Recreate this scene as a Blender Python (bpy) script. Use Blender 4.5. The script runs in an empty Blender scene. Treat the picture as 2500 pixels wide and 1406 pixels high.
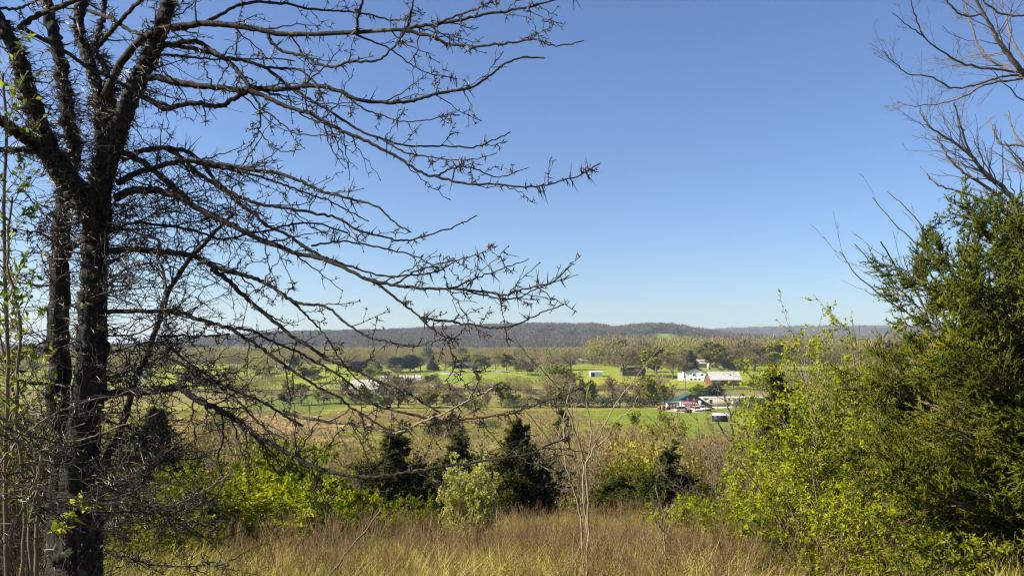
import bpy, math, random
import numpy as np

rng = np.random.default_rng(11)
random.seed(11)
sc = bpy.context.scene
COL = sc.collection
F = 1962.0          # focal length in photograph pixels
HOR = 850.0         # row of the true horizon
CZ = 18.5           # eye height above the valley floor

# ------------------------------------------------------------------ camera, sky, sun, exposure
cam = bpy.data.cameras.new("camera")
cam.sensor_width = 36.0
cam.lens = 36.0 * F / 2500.0
cam.shift_y = (HOR - 703.0) / 2500.0
cam.clip_start = 0.05
cam.clip_end = 30000
camo = bpy.data.objects.new("camera", cam)
COL.objects.link(camo)
camo.location = (0, 0, CZ)
camo.rotation_euler = (math.radians(90), 0, 0)
sc.camera = camo

SUN_EL = math.radians(36)
SUN_AZ = math.radians(-97)       # clockwise from the view direction (+Y); negative is to the left
sdir = np.array([math.sin(SUN_AZ) * math.cos(SUN_EL), math.cos(SUN_AZ) * math.cos(SUN_EL), math.sin(SUN_EL)])
world = bpy.data.worlds.new("World")
sc.world = world
world.use_nodes = True
wn = world.node_tree
bg = wn.nodes["Background"]
sky = wn.nodes.new("ShaderNodeTexSky")
sky.sky_type = 'NISHITA'
sky.sun_disc = False
sky.sun_elevation = SUN_EL
sky.sun_rotation = SUN_AZ
sky.altitude = 200
sky.air_density = 1.0
sky.dust_density = 0.5
sky.ozone_density = 6.0
hs_ = wn.nodes.new("ShaderNodeHueSaturation"); hs_.inputs["Saturation"].default_value = 1.02; hs_.inputs["Hue"].default_value = .507
wn.links.new(sky.outputs[0], hs_.inputs["Color"]); wn.links.new(hs_.outputs[0], bg.inputs[0])
bg.inputs[1].default_value = 0.064
sl = bpy.data.lights.new("sun", 'SUN')
sl.energy = 5.0
sl.angle = math.radians(0.53)
sl.color = (1.0, 0.90, 0.72)
slo = bpy.data.objects.new("sun", sl)
COL.objects.link(slo)
slo.location = (-60, -10, 60)
from mathutils import Vector
slo.rotation_euler = Vector(sdir).to_track_quat('Z', 'Y').to_euler()
sc.view_settings.view_transform = 'Standard'
sc.view_settings.look = 'None'
sc.view_settings.exposure = 1.3
sc.view_settings.gamma = 1.0
cy = sc.cycles
cy.max_bounces = 5
cy.diffuse_bounces = 2
cy.glossy_bounces = 2
cy.transmission_bounces = 3
cy.transparent_max_bounces = 4
cy.volume_bounces = 0
cy.use_adaptive_sampling = True
cy.adaptive_threshold = 0.012
cy.use_denoising = True
cy.denoiser = 'OPENIMAGEDENOISE'
cy.denoising_input_passes = 'RGB_ALBEDO_NORMAL'
cy.denoising_prefilter = 'NONE'
cy.filter_width = 1.2
cy.caustics_reflective = False
cy.caustics_refractive = False

# ------------------------------------------------------------------ helpers
def P(px, py, d):
    """a point of the place: seen at photograph pixel (px, py), standing d metres ahead"""
    return np.array([(px - 1250) / F * d, d, CZ - (py - HOR) / F * d])

def nrm(a):
    return a / (np.linalg.norm(a, axis=-1, keepdims=True) + 1e-9)

FINE = ('twigs', 'thorns', 'leaves', 'foliage', 'boughs', 'stems', 'crown')   # pieces too small to pick apart
class MB:
    def __init__(s):
        s.v = []; s.q = []; s.t = []; s.c = []; s.n = 0
    def add(s, V, Q, tint=0.5):
        V = np.asarray(V, float).reshape(-1, 3); Q = np.asarray(Q)
        if len(V) == 0: return
        (s.q if Q.shape[1] == 4 else s.t).append(Q + s.n)
        s.v.append(V)
        s.c.append(np.broadcast_to(np.asarray(tint, float), (len(V),)).copy())
        s.n += len(V)
    def mesh(s, name, mat, base=None, smooth=False):
        me = bpy.data.meshes.new(name)
        V = np.concatenate(s.v) if s.v else np.zeros((0, 3))
        if base is not None: V = V - np.asarray(base)
        q = np.concatenate(s.q) if s.q else np.zeros((0, 4), int)
        t = np.concatenate(s.t) if s.t else np.zeros((0, 3), int)
        me.vertices.add(len(V)); me.vertices.foreach_set("co", V.astype(np.float32).ravel())
        nl = q.size + t.size
        me.loops.add(nl)
        me.loops.foreach_set("vertex_index", np.concatenate([q.ravel(), t.ravel()]).astype(np.int32))
        npoly = len(q) + len(t)
        me.polygons.add(npoly)
        ls = np.concatenate([np.arange(len(q)) * 4, q.size + np.arange(len(t)) * 3]).astype(np.int32)
        me.polygons.foreach_set("loop_start", ls)
        if smooth:
            me.polygons.foreach_set("use_smooth", np.ones(npoly, bool))
        a = me.attributes.new("tint", 'FLOAT', 'POINT')
        if s.c: a.data.foreach_set("value", np.concatenate(s.c).astype(np.float32))
        me.materials.append(mat)
        me.update(calc_edges=True)
        me.validate()
        return me
    def build(s, name, mat, parent=None, base=None, smooth=False):
        o = bpy.data.objects.new(name, s.mesh(name, mat, base, smooth))
        COL.objects.link(o)
        if parent is not None: o.parent = parent
        if name in FINE: o["kind"] = 'stuff'
        return o

def tag(o, label=None, cat=None, group=None, kind=None):
    if label: o["label"] = label
    if cat: o["category"] = cat
    if group: o["group"] = group
    if kind: o["kind"] = kind
    return o

def thing(name, loc, label, cat, group=None, rz=0):
    o = bpy.data.objects.new(name, None)
    COL.objects.link(o)
    o.location = tuple(float(c) for c in loc); o.rotation_euler = (0, 0, rz)
    return tag(o, label, cat, group)

def dup(root, loc, rz=0, scale=(1, 1, 1), label=None, group=None):
    r = root.copy(); COL.objects.link(r)
    r.location = tuple(float(c) for c in loc); r.rotation_euler = (0, 0, rz); r.scale = scale
    if label: r["label"] = label
    if group: r["group"] = group
    for ch in list(root.children):
        c = ch.copy(); COL.objects.link(c); c.parent = r
        for g_ in list(ch.children):
            e = g_.copy(); COL.objects.link(e); e.parent = c
    return r

def tubes(Pn, Rn, k=3):
    N, S, _ = Pn.shape
    T = nrm(np.gradient(Pn, axis=1))
    m = nrm(Pn[:, -1] - Pn[:, 0])
    ref = np.where(np.abs(m[:, 2:3]) < 0.8, np.array([[0, 0, 1.0]]), np.array([[1.0, 0, 0]]))[:, None, :]
    A = nrm(np.cross(T, np.broadcast_to(ref, T.shape))); B = np.cross(T, A)
    an = 2 * np.pi * np.arange(k) / k
    if Rn.ndim == 2: Rn = Rn[:, :, None]
    V = Pn[:, :, None, :] + Rn[..., None] * (np.cos(an)[:, None] * A[:, :, None, :] + np.sin(an)[:, None] * B[:, :, None, :])
    idx = np.arange(N * S * k).reshape(N, S, k)
    a = idx[:, :-1]; b = np.roll(a, -1, 2); d = idx[:, 1:]; c = np.roll(d, -1, 2)
    return V.reshape(-1, 3), np.stack([a, b, c, d], -1).reshape(-1, 4)

def cones(p, d, L, r, k=3):
    """N spikes from p along unit d"""
    N = len(p)
    ref = np.where(np.abs(d[:, 2:3]) < 0.8, np.array([[0, 0, 1.0]]), np.array([[1.0, 0, 0]]))
    A = nrm(np.cross(d, ref)); B = np.cross(d, A)
    an = 2 * np.pi * np.arange(k) / k
    L = np.broadcast_to(L, (N,)); r = np.broadcast_to(r, (N,))
    ring = p[:, None, :] + r[:, None, None] * (np.cos(an)[:, None] * A[:, None, :] + np.sin(an)[:, None] * B[:, None, :])
    V = np.concatenate([ring, (p + d * L[:, None])[:, None, :]], 1)
    idx = np.arange(N * (k + 1)).reshape(N, k + 1)
    a = idx[:, :k]; b = np.roll(a, -1, 1); t = np.repeat(idx[:, k:], k, 1)
    return V.reshape(-1, 3), np.stack([a, b, t], -1).reshape(-1, 3)

def leaves(p, d, L, W, fold=0.25):
    """N leaves: base p, along unit d, length L, width W, folded on the midrib"""
    N = len(p)
    q = rng.normal(size=(N, 3)); s = nrm(np.cross(d, q)); n = np.cross(s, d)
    L = np.broadcast_to(L, (N,))[:, None]; W = np.broadcast_to(W, (N,))[:, None]
    mid = p + d * L * 0.45
    V = np.stack([p, mid + s * W * .5 + n * W * fold, p + d * L, mid - s * W * .5 + n * W * fold], 1)
    idx = np.arange(N * 4).reshape(N, 4)
    return V.reshape(-1, 3), np.concatenate([idx[:, [0, 1, 2]], idx[:, [0, 2, 3]]])

def grow(PP, PR, nb, t0, t1, ang, ratio, S, up=0.0, wig=0.1, rr=0.6, rmin=0.003, zig=0.0, lmin=0.0, lmax=1e9, fall=0.55, bias=None):
    N, Sp, _ = PP.shape
    sl_ = np.linalg.norm(np.diff(PP, axis=1), axis=2).sum(1)
    i = np.repeat(np.arange(N), nb)
    M = len(i)
    if M == 0: return np.zeros((0, S, 3)), np.zeros((0, S))
    t = rng.uniform(t0, t1, M); f = t * (Sp - 1); j = np.minimum(f.astype(int), Sp - 2); u = (f - j)[:, None]
    p = PP[i, j] * (1 - u) + PP[i, j + 1] * u
    T = nrm(PP[i, j + 1] - PP[i, j])
    r = PR[i, j] * (1 - u[:, 0]) + PR[i, j + 1] * u[:, 0]
    q = rng.normal(size=(M, 3))
    if bias is not None: q = q + np.asarray(bias)
    perp = nrm(q - (q * T).sum(1, keepdims=True) * T)
    a = np.radians(rng.uniform(ang[0], ang[1], M))[:, None]
    d = np.cos(a) * T + np.sin(a) * perp
    L = np.clip(sl_[i] * ratio * rng.uniform(.6, 1.25, M) * (1 - fall * t), lmin, lmax)
    out = np.zeros((M, S, 3)); out[:, 0] = p
    zv = nrm(rng.normal(size=(M, 3)))
    for k in range(1, S):
        dd = nrm(d + zig * zv * (1 if k % 2 else -1) + wig * rng.normal(size=(M, 3)))
        out[:, k] = out[:, k - 1] + dd * (L / (S - 1))[:, None]
        d = nrm(d + .5 * wig * rng.normal(size=(M, 3)) + np.array([0, 0, up]))
    r0 = np.clip(r * rr, rmin, None)
    R = np.clip(r0[:, None] * (1 - .7 * np.linspace(0, 1, S))[None], rmin * .7, None)
    return out, R

def sample_chain(PP, n, pw=1.0):
    """n random stations on every chain: point, tangent, chain index, t"""
    N, S, _ = PP.shape
    i = np.repeat(np.arange(N), n); t = rng.uniform(0, 1, len(i)) ** pw; f = t * (S - 1)
    j = np.minimum(f.astype(int), S - 2); u = (f - j)[:, None]
    return PP[i, j] * (1 - u) + PP[i, j + 1] * u, nrm(PP[i, j + 1] - PP[i, j]), i, t

def smooth_path(pts, n):
    """Catmull-Rom through rows of any width"""
    p = np.asarray(pts, float); p = np.vstack([2 * p[0] - p[1], p, 2 * p[-1] - p[-2]])
    m = len(p) - 3; u = np.linspace(0, m, n); k = np.minimum(u.astype(int), m - 1); t = (u - k)[:, None]
    a, b, c, d = p[k], p[k + 1], p[k + 2], p[k + 3]
    return .5 * (2 * b + (c - a) * t + (2 * a - 5 * b + 4 * c - d) * t ** 2 + (3 * b - a - 3 * c + d) * t ** 3)

def box(mb, x0, x1, y0, y1, z0, z1, tint=.5):
    V = [(x0, y0, z0), (x1, y0, z0), (x1, y1, z0), (x0, y1, z0), (x0, y0, z1), (x1, y0, z1), (x1, y1, z1), (x0, y1, z1)]
    mb.add(V, [(0, 3, 2, 1), (4, 5, 6, 7), (0, 1, 5, 4), (1, 2, 6, 5), (2, 3, 7, 6), (3, 0, 4, 7)], tint)

def extrude_y(mb, prof, y0, y1, tint=.5):
    """convex profile [(x,z)...] counter-clockwise seen from -Y, extruded in y"""
    n = len(prof)
    V = [(x, y0, z) for x, z in prof] + [(x, y1, z) for x, z in prof]
    for i in range(n):
        j = (i + 1) % n
        mb.add([V[i], V[i + n], V[j + n], V[j]], [(0, 1, 2, 3)], tint)
    c0 = (sum(x for x, z in prof) / n, y0, sum(z for x, z in prof) / n); c1 = (c0[0], y1, c0[2])
    for i in range(n):
        j = (i + 1) % n
        mb.add([c0, V[i], V[j]], [(0, 1, 2)], tint); mb.add([c1, V[j + n], V[i + n]], [(0, 1, 2)], tint)

def extrude_x(mb, prof, x0, x1, tint=.5):
    """profile [(y,z)...] extruded in x"""
    m = MB(); extrude_y(m, prof, x0, x1, tint)
    for V, c in zip(m.v, m.c):
        V[:] = V[:, [1, 0, 2]]
    off = 0
    V = np.concatenate(m.v)
    if m.q: mb.add(V, np.concatenate(m.q)[:, ::-1], tint)
    if m.t: mb.add(V, np.concatenate(m.t)[:, ::-1], tint)

# ------------------------------------------------------------------ materials
def newmat(name):
    m = bpy.data.materials.new(name); m.use_nodes = True
    nt = m.node_tree
    return m, nt, nt.nodes["Principled BSDF"]

def ramp(nt, stops):
    r = nt.nodes.new("ShaderNodeValToRGB")
    e = r.color_ramp.elements
    while len(e) < len(stops): e.new(0.5)
    for k, (p, c) in enumerate(stops):
        e[k].position = p; e[k].color = (*c, 1)
    return r

def plain(name, c, rough=0.7, var=0.15, scale=3.0, metal=0.0, spec=0.3, bump=0.0):
    m, nt, b = newmat(name)
    tc = nt.nodes.new("ShaderNodeTexCoord")
    n = nt.nodes.new("ShaderNodeTexNoise"); n.inputs["Scale"].default_value = scale; n.inputs["Detail"].default_value = 6
    nt.links.new(tc.outputs["Object"], n.inputs["Vector"])
    r = ramp(nt, [(.3, tuple(x * (1 - var) for x in c)), (.7, tuple(min(1, x * (1 + var)) for x in c))])
    nt.links.new(n.outputs[0], r.inputs[0]); nt.links.new(r.outputs[0], b.inputs["Base Color"])
    b.inputs["Roughness"].default_value = rough; b.inputs["Metallic"].default_value = metal
    b.inputs["Specular IOR Level"].default_value = spec
    if bump:
        bp = nt.nodes.new("ShaderNodeBump"); bp.inputs["Strength"].default_value = bump; bp.inputs["Distance"].default_value = .02
        nt.links.new(n.outputs[0], bp.inputs["Height"]); nt.links.new(bp.outputs[0], b.inputs["Normal"])
    return m

def bark(name, c0, c1, lichen=None, stretch=6.0, scale=14.0, bump=0.6, lich_at=.62, lo=.35, hi=.65):
    m, nt, b = newmat(name)
    tc = nt.nodes.new("ShaderNodeTexCoord"); mp = nt.nodes.new("ShaderNodeMapping")
    mp.inputs["Scale"].default_value = (1, 1, 1.0 / stretch)
    nt.links.new(tc.outputs["Object"], mp.inputs[0])
    n = nt.nodes.new("ShaderNodeTexNoise"); n.inputs["Scale"].default_value = scale; n.inputs["Detail"].default_value = 8
    n.inputs["Roughness"].default_value = .7
    nt.links.new(mp.outputs[0], n.inputs["Vector"])
    r = ramp(nt, [(lo, c0), (hi, c1)])
    nt.links.new(n.outputs[0], r.inputs[0])
    out = r.outputs[0]
    if lichen:
        n2 = nt.nodes.new("ShaderNodeTexNoise"); n2.inputs["Scale"].default_value = 7; n2.inputs["Detail"].default_value = 5
        nt.links.new(tc.outputs["Object"], n2.inputs["Vector"])
        r2 = ramp(nt, [(lich_at, (0, 0, 0)), (lich_at + .05, (1, 1, 1))])
        nt.links.new(n2.outputs[0], r2.inputs[0])
        mx = nt.nodes.new("ShaderNodeMix"); mx.data_type = 'RGBA'
        nt.links.new(r2.outputs[0], mx.inputs[0]); nt.links.new(out, mx.inputs[6]); mx.inputs[7].default_value = (*lichen, 1)
        out = mx.outputs[2]
    nt.links.new(out, b.inputs["Base Color"])
    b.inputs["Roughness"].default_value = .85; b.inputs["Specular IOR Level"].default_value = .25
    bp = nt.nodes.new("ShaderNodeBump"); bp.inputs["Strength"].default_value = bump; bp.inputs["Distance"].default_value = .02
    nt.links.new(n.outputs[0], bp.inputs["Height"]); nt.links.new(bp.outputs[0], b.inputs["Normal"])
    return m

def leafmat(name, stops, trans=0.35, rough=0.6, spec=0.07, rand=False, rw=.65):
    """colour from the per-leaf tint (or from the instance), with light passing through the leaf"""
    m, nt, b = newmat(name)
    at = nt.nodes.new("ShaderNodeAttribute"); at.attribute_name = "tint"
    src = at.outputs["Fac"]
    if rand:
        oi = nt.nodes.new("ShaderNodeObjectInfo")
        mm = nt.nodes.new("ShaderNodeMath"); mm.operation = 'MULTIPLY_ADD'
        nt.links.new(at.outputs["Fac"], mm.inputs[0]); mm.inputs[1].default_value = 1 - rw
        m2 = nt.nodes.new("ShaderNodeMath"); m2.operation = 'MULTIPLY'; m2.inputs[1].default_value = rw
        nt.links.new(oi.outputs["Random"], m2.inputs[0]); nt.links.new(m2.outputs[0], mm.inputs[2])
        src = mm.outputs[0]
    r = ramp(nt, stops)
    nt.links.new(src, r.inputs[0]); nt.links.new(r.outputs[0], b.inputs["Base Color"])
    b.inputs["Roughness"].default_value = rough; b.inputs["Specular IOR Level"].default_value = spec
    if trans > 0:
        tr = nt.nodes.new("ShaderNodeBsdfTranslucent"); nt.links.new(r.outputs[0], tr.inputs[0])
        ms = nt.nodes.new("ShaderNodeMixShader"); ms.inputs[0].default_value = trans
        nt.links.new(b.outputs[0], ms.inputs[1]); nt.links.new(tr.outputs[0], ms.inputs[2])
        nt.links.new(ms.outputs[0], nt.nodes["Material Output"].inputs[0])
    return m

M = {}
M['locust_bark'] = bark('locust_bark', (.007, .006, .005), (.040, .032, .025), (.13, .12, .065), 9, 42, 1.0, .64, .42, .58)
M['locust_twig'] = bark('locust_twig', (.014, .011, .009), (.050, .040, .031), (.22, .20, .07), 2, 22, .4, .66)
M['thorn'] = plain('thorn', (.045, .031, .021), .4, .5, 12, spec=.4)
M['grey_twig'] = bark('grey_twig', (.12, .10, .075), (.27, .23, .17), None, 2, 30, .4)
M['pale_twig'] = bark('pale_twig', (.16, .13, .085), (.33, .275, .18), None, 3, 25, .3)
M['brown_twig'] = bark('brown_twig', (.09, .065, .045), (.20, .15, .11), None, 3, 25, .3)
M['bare_bark'] = bark('bare_bark', (.07, .058, .05), (.18, .15, .125), None, 3, 12, .4)
M['cedar_bark'] = bark('cedar_bark', (.07, .05, .038), (.19, .14, .10), None, 8, 20, .6)
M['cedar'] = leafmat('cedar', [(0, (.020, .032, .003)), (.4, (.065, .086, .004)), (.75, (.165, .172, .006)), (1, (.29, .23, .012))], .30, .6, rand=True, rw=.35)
M['dark_cedar'] = leafmat('dark_cedar', [(0, (.009, .015, .003)), (.5, (.028, .037, .006)), (1, (.095, .078, .012))], .10, .7, .08)
M['spring_leaf'] = leafmat('spring_leaf', [(0, (.12, .17, .006)), (.5, (.29, .33, .008)), (1, (.48, .46, .02))], .45, .5)
M['green_leaf'] = leafmat('green_leaf', [(0, (.05, .085, .006)), (.5, (.16, .19, .008)), (1, (.34, .31, .02))], .4, .5)
M['olive_leaf'] = leafmat('olive_leaf', [(0, (.24, .28, .05)), (.5, (.42, .43, .10)), (1, (.64, .60, .19))], .35, .6)
M['vine_leaf'] = leafmat('vine_leaf', [(0, (.05, .10, .01)), (.6, (.14, .22, .02)), (1, (.40, .40, .03))], .5, .45)
M['bud'] = leafmat('bud', [(0, (.14, .13, .02)), (.5, (.22, .225, .02)), (1, (.32, .33, .025))], .35, .7, rand=True)
M['willow'] = leafmat('willow', [(0, (.17, .20, .02)), (.5, (.26, .30, .03)), (1, (.36, .37, .05))], .4, .6)
M['far_twig'] = leafmat('far_twig', [(0, (.13, .100, .055)), (.5, (.24, .190, .095)), (1, (.36, .30, .13))], .0, .9, .1, rand=True)
M['far_pine'] = leafmat('far_pine', [(0, (.014, .024, .012)), (.5, (.028, .042, .018)), (1, (.05, .065, .025))], .0, .8, .1, rand=True)
M['grass'] = leafmat('grass', [(0, (.12, .15, .010)), (.35, (.27, .27, .030)), (.65, (.44, .37, .11)), (1, (.58, .47, .20))], .35, .7, rand=True)
M['weed'] = leafmat('weed', [(0, (.050, .033, .019)), (.5, (.165, .110, .056)), (1, (.35, .26, .13))], 0, .85, .1, rand=True)
M['meadow'] = leafmat('meadow', [(0, (.16, .17, .03)), (.5, (.30, .26, .07)), (1, (.46, .36, .15))], .3, .8, .1, rand=True)

# ------------------------------------------------------------------ ground
def hashnoise(x, y, s, seed=0):
    """smooth value noise, period free"""
    x = np.asarray(x) / s + seed * 17.3; y = np.asarray(y) / s + seed * 5.1
    xi = np.floor(x); yi = np.floor(y); u = x - xi; v = y - yi
    u = u * u * (3 - 2 * u); v = v * v * (3 - 2 * v)
    def h(a, b):
        k = np.sin(a * 127.1 + b * 311.7 + seed * 74.7) * 43758.5453
        return k - np.floor(k)
    return (h(xi, yi) * (1 - u) + h(xi + 1, yi) * u) * (1 - v) + (h(xi, yi + 1) * (1 - u) + h(xi + 1, yi + 1) * u) * v

_py = [-60, -20, -5, 0, 4, 8, 14, 25, 45, 80, 120, 160, 200, 240, 300, 340, 375, 430, 500, 560, 700, 1100, 12000]
_pz = [18.3, 17.3, 16.98, 16.9, 16.7, 16.1, 14.8, 13.0, 9.7, 5.6, 2.6, 1.0, .35, .15, .15, 1.2, 2.25, 3.8, 5.8, 6.4, 6.5, 6.5, 6.5]
_ty = np.concatenate([np.arange(-60, 700, 1.0), np.arange(700, 12001, 20.0)])
_tz = np.interp(_ty, _py, _pz)
_k = np.ones(9) / 9
_tz[:760] = np.convolve(np.pad(_tz[:760], 4, mode='edge'), _k, 'valid')

FR_X = np.array([-4000, -1500, -600, 0, 300, 420, 517, 641, 760, 900, 1000, 1100, 1250, 1330, 1400, 1450, 1504, 1532, 1585, 1638, 1686, 1740, 1800, 1900, 2100, 2600, 4500, 7000], float)
FR_Y = np.array([842, 838, 846, 850, 847, 840, 826, 817, 813, 811, 807, 801, 796, 794, 797, 795, 803, 799, 794, 795, 803, 812, 820, 826, 832, 836, 826, 830], float)
FA_X = np.array([-4000, -500, 400, 1300, 1700, 1782, 1860, 1950, 2100, 2500, 3500, 7000], float)
FA_Y = np.array([846, 848, 850, 830, 812, 806, 804, 801, 800, 803, 808, 805], float)

def river_y(x):
    return 288 + 10 * np.sin(x / 90.0) + 4 * np.sin(x / 37.0 + 1)

def river_w(x):
    return np.interp(x, [-300, 2, 24, 400], [.5, .5, 16, 16])

def g(x, y):
    x = np.asarray(x, float); y = np.asarray(y, float)
    z = np.interp(y, _ty, _tz)
    yy = np.maximum(y, 400.0)
    px = 1250 + F * x / yy
    # wooded ridge and the farther one behind it
    for X, Y, d0, w, th, fl in ((FR_X, FR_Y, 1750, 620, 11, 0), (FA_X, FA_Y, 3900, 1300, 14, 1)):
        crest = CZ + (HOR - np.interp(px, X, Y)) / F * d0 - th
        lump = (hashnoise(x, y, 230, 3) - .5) * 26 + (hashnoise(x, y, 90, 31) - .5) * 10
        s = np.clip(1 - np.abs(y - d0) / w, 0, 1); s = s * s * (3 - 2 * s)
        z = np.where(s > 0, np.maximum(z, 6.5 + (crest - 6.5 + lump * (1 - s)) * s), z)
    # gentle unevenness; a bed for the river
    z = z + (hashnoise(x, y, 23, 1) - .5) * np.interp(y, [0, 8, 30, 150, 230, 700], [.1, .15, .9, .6, .05, .6])
    z = z + (hashnoise(x, y, 4.5, 2) - .5) * np.interp(y, [0, 20, 200], [.12, .25, .1])
    b = np.clip(1 - np.abs(y - river_y(x)) / (river_w(x) + 3), 0, 1) * np.clip(river_w(x) / 8, 0, 1)
    z = z - 2.2 * np.clip(b * 2.2, 0, 1)
    return z

def gz(x, y):
    return float(g(np.array([x]), np.array([y]))[0])

def gp(px, py):
    """where the sight line through a pixel meets the ground"""
    d = np.concatenate([np.arange(3, 700, .25), np.arange(700, 4000, 4)])
    x = (px - 1250) / F * d
    zr = CZ - (py - HOR) / F * d
    i = np.argmax(zr <= np.interp(d, _ty, _tz))
    return np.array([x[i], d[i], gz(x[i], d[i])])

rows = np.concatenate([np.arange(-60, 0, 2.0), np.arange(0, 30, .4), np.arange(30, 200, 2.0), np.arange(200, 520, 2.5), np.arange(520, 1100, 12), np.arange(1100, 5200, 40), np.arange(5200, 7001, 300)])
cols = np.linspace(-1.5, 1.5, 400)
GX = cols[None, :] * (rows[:, None] + 75); GY = np.broadcast_to(rows[:, None], GX.shape)
GZ = g(GX, GY)

def in_poly(x, y, poly):
    r = np.zeros(x.shape, bool); n = len(poly)
    for i in range(n):
        x0, y0 = poly[i]; x1, y1 = poly[(i + 1) % n]
        if y0 == y1: continue
        c = ((y0 > y) != (y1 > y)) & (x < (x1 - x0) * (y - y0) / (y1 - y0) + x0)
        r ^= c
    return r

def px_poly(pts):
    return [tuple(gp(a, b)[:2]) for a, b in pts]

zone = np.zeros(GX.shape + (3,)); zone[:] = (.125, .110, .035)
jx = GX + (hashnoise(GX, GY, 9, 5) - .5) * 9; jy = GY + (hashnoise(GX, GY, 9, 6) - .5) * 9
def paint(mask, c): zone[mask] = c
paint((GY > 60) & (GY < 262), (.205, .200, .040))
paint((GY > 262) & (GY < 330), (.185, .160, .050))
paint((GY > 330) & (GY < 620), (.195, .235, .022))
paint(GY >= 620, (.085, .070, .045))
paint(GY >= 1050, (.075, .060, .048))
FIELDS = [
    ([(640, 1026), (900, 1004), (1420, 1000), (1430, 1022), (1290, 1034), (900, 1030)], (.20, .135, .065)),
    ([(380, 1026), (640, 1012), (800, 1020), (930, 1032), (830, 1078), (560, 1082), (380, 1055)], (.34, .225, .115)),
    ([(820, 1040), (1320, 1040), (1330, 1066), (840, 1066)], (.150, .165, .035)),
    ([(700, 1082), (1330, 1078), (1380, 1100), (1000, 1160), (640, 1150)], (.205, .185, .060)),
    ([(1425, 1004), (1560, 999.5), (1700, 1000), (1990, 996), (2050, 1060), (1700, 1068), (1500, 1046), (1432, 1032)], (.135, .178, .014)),
    ([(1640, 1008), (1960, 1012), (2000, 1040), (1700, 1040)], (.155, .200, .025)),
    ([(600, 985), (760, 960), (930, 950), (1000, 975), (800, 1000), (520, 1005)], (.110, .150, .022)),
    ([(760, 962), (1040, 934), (1460, 945), (1700, 948), (1680, 960), (1000, 962)], (.260, .225, .085)),
    ([(720, 950), (900, 940), (1030, 934), (1260, 926), (1660, 936), (1660, 918), (1250, 912), (980, 935)], (.130, .215, .016)),
    ([(980, 930), (1060, 906), (1260, 898), (1480, 905), (1660, 912), (1660, 930), (1260, 921), (1040, 928)], (.200, .245, .025)),
    ([(1400, 944), (1660, 946), (1660, 922), (1420, 922)], (.255, .260, .030)),
    ([(1720, 965), (2000, 960), (2000, 975), (1720, 978)], (.160, .190, .030)),
]
for pts, c in FIELDS: paint(in_poly(jx, jy, px_poly(pts)), c)
PXG = 1250 + F * GX / np.maximum(GY, 1); PYG = HOR + (CZ - GZ) / np.maximum(GY, 1) * F
HILL_MEADOWS = [([(1578, 812), (1600, 806), (1640, 816), (1680, 832), (1640, 836), (1600, 830)], 1100, 1600), ([(520, 848), (700, 843), (760, 856), (560, 862)], 1100, 1700)]
def in_hill_meadow(x, y, z):
    px = 1250 + F * x / np.maximum(y, 1); py = HOR + (CZ - z) / np.maximum(y, 1) * F
    r = np.zeros(np.shape(x), bool)
    for pts, a, b in HILL_MEADOWS: r |= in_poly(px, py, pts) & (y > a) & (y < b)
    return r
paint(in_hill_meadow(GX, GY, GZ), (.15, .22, .03))
gb = MB()
nr, nc = GX.shape
ii = np.arange(nr * nc).reshape(nr, nc)
gb.add(np.stack([GX, GY, GZ], -1), np.stack([ii[:-1, :-1], ii[:-1, 1:], ii[1:, 1:], ii[1:, :-1]], -1).reshape(-1, 4))
mg, nt, b = newmat('ground_turf')
at = nt.nodes.new("ShaderNodeAttribute"); at.attribute_name = "field"
geo = nt.nodes.new("ShaderNodeNewGeometry")
n1 = nt.nodes.new("ShaderNodeTexNoise"); n1.inputs["Scale"].default_value = .12; n1.inputs["Detail"].default_value = 10; n1.inputs["Roughness"].default_value = .72
n2 = nt.nodes.new("ShaderNodeTexNoise"); n2.inputs["Scale"].default_value = 2.2; n2.inputs["Detail"].default_value = 6
nt.links.new(geo.outputs["Position"], n1.inputs["Vector"]); nt.links.new(geo.outputs["Position"], n2.inputs["Vector"])
r1 = ramp(nt, [(.3, (.62, .66, .60)), (.5, (1, 1, 1)), (.72, (1.45, 1.32, 1.25))])
r2 = ramp(nt, [(.3, (.7, .7, .7)), (.7, (1.25, 1.25, 1.25))])
nt.links.new(n1.outputs[0], r1.inputs[0]); nt.links.new(n2.outputs[0], r2.inputs[0])
ma = nt.nodes.new("ShaderNodeMix"); ma.data_type = 'RGBA'; ma.blend_type = 'MULTIPLY'; ma.inputs[0].default_value = 1
mb_ = nt.nodes.new("ShaderNodeMix"); mb_.data_type = 'RGBA'; mb_.blend_type = 'MULTIPLY'; mb_.inputs[0].default_value = 1
nt.links.new(at.outputs["Color"], ma.inputs[6]); nt.links.new(r1.outputs[0], ma.inputs[7])
nt.links.new(ma.outputs[2], mb_.inputs[6]); nt.links.new(r2.outputs[0], mb_.inputs[7])
nt.links.new(mb_.outputs[2], b.inputs["Base Color"])
b.inputs["Roughness"].default_value = .95; b.inputs["Specular IOR Level"].default_value = .1
bp = nt.nodes.new("ShaderNodeBump"); bp.inputs["Strength"].default_value = .6; bp.inputs["Distance"].default_value = .25
nt.links.new(n2.outputs[0], bp.inputs["Height"]); nt.links.new(bp.outputs[0], b.inputs["Normal"])
ground = gb.build('ground', mg, smooth=True)
ca = ground.data.attributes.new("field", 'FLOAT_COLOR', 'POINT')
ca.data.foreach_set("color", np.concatenate([zone.reshape(-1, 3), np.ones((nr * nc, 1))], 1).astype(np.float32).ravel())
tag(ground, 'meadows, valley fields and wooded ridges under the sky', kind='structure')

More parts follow.
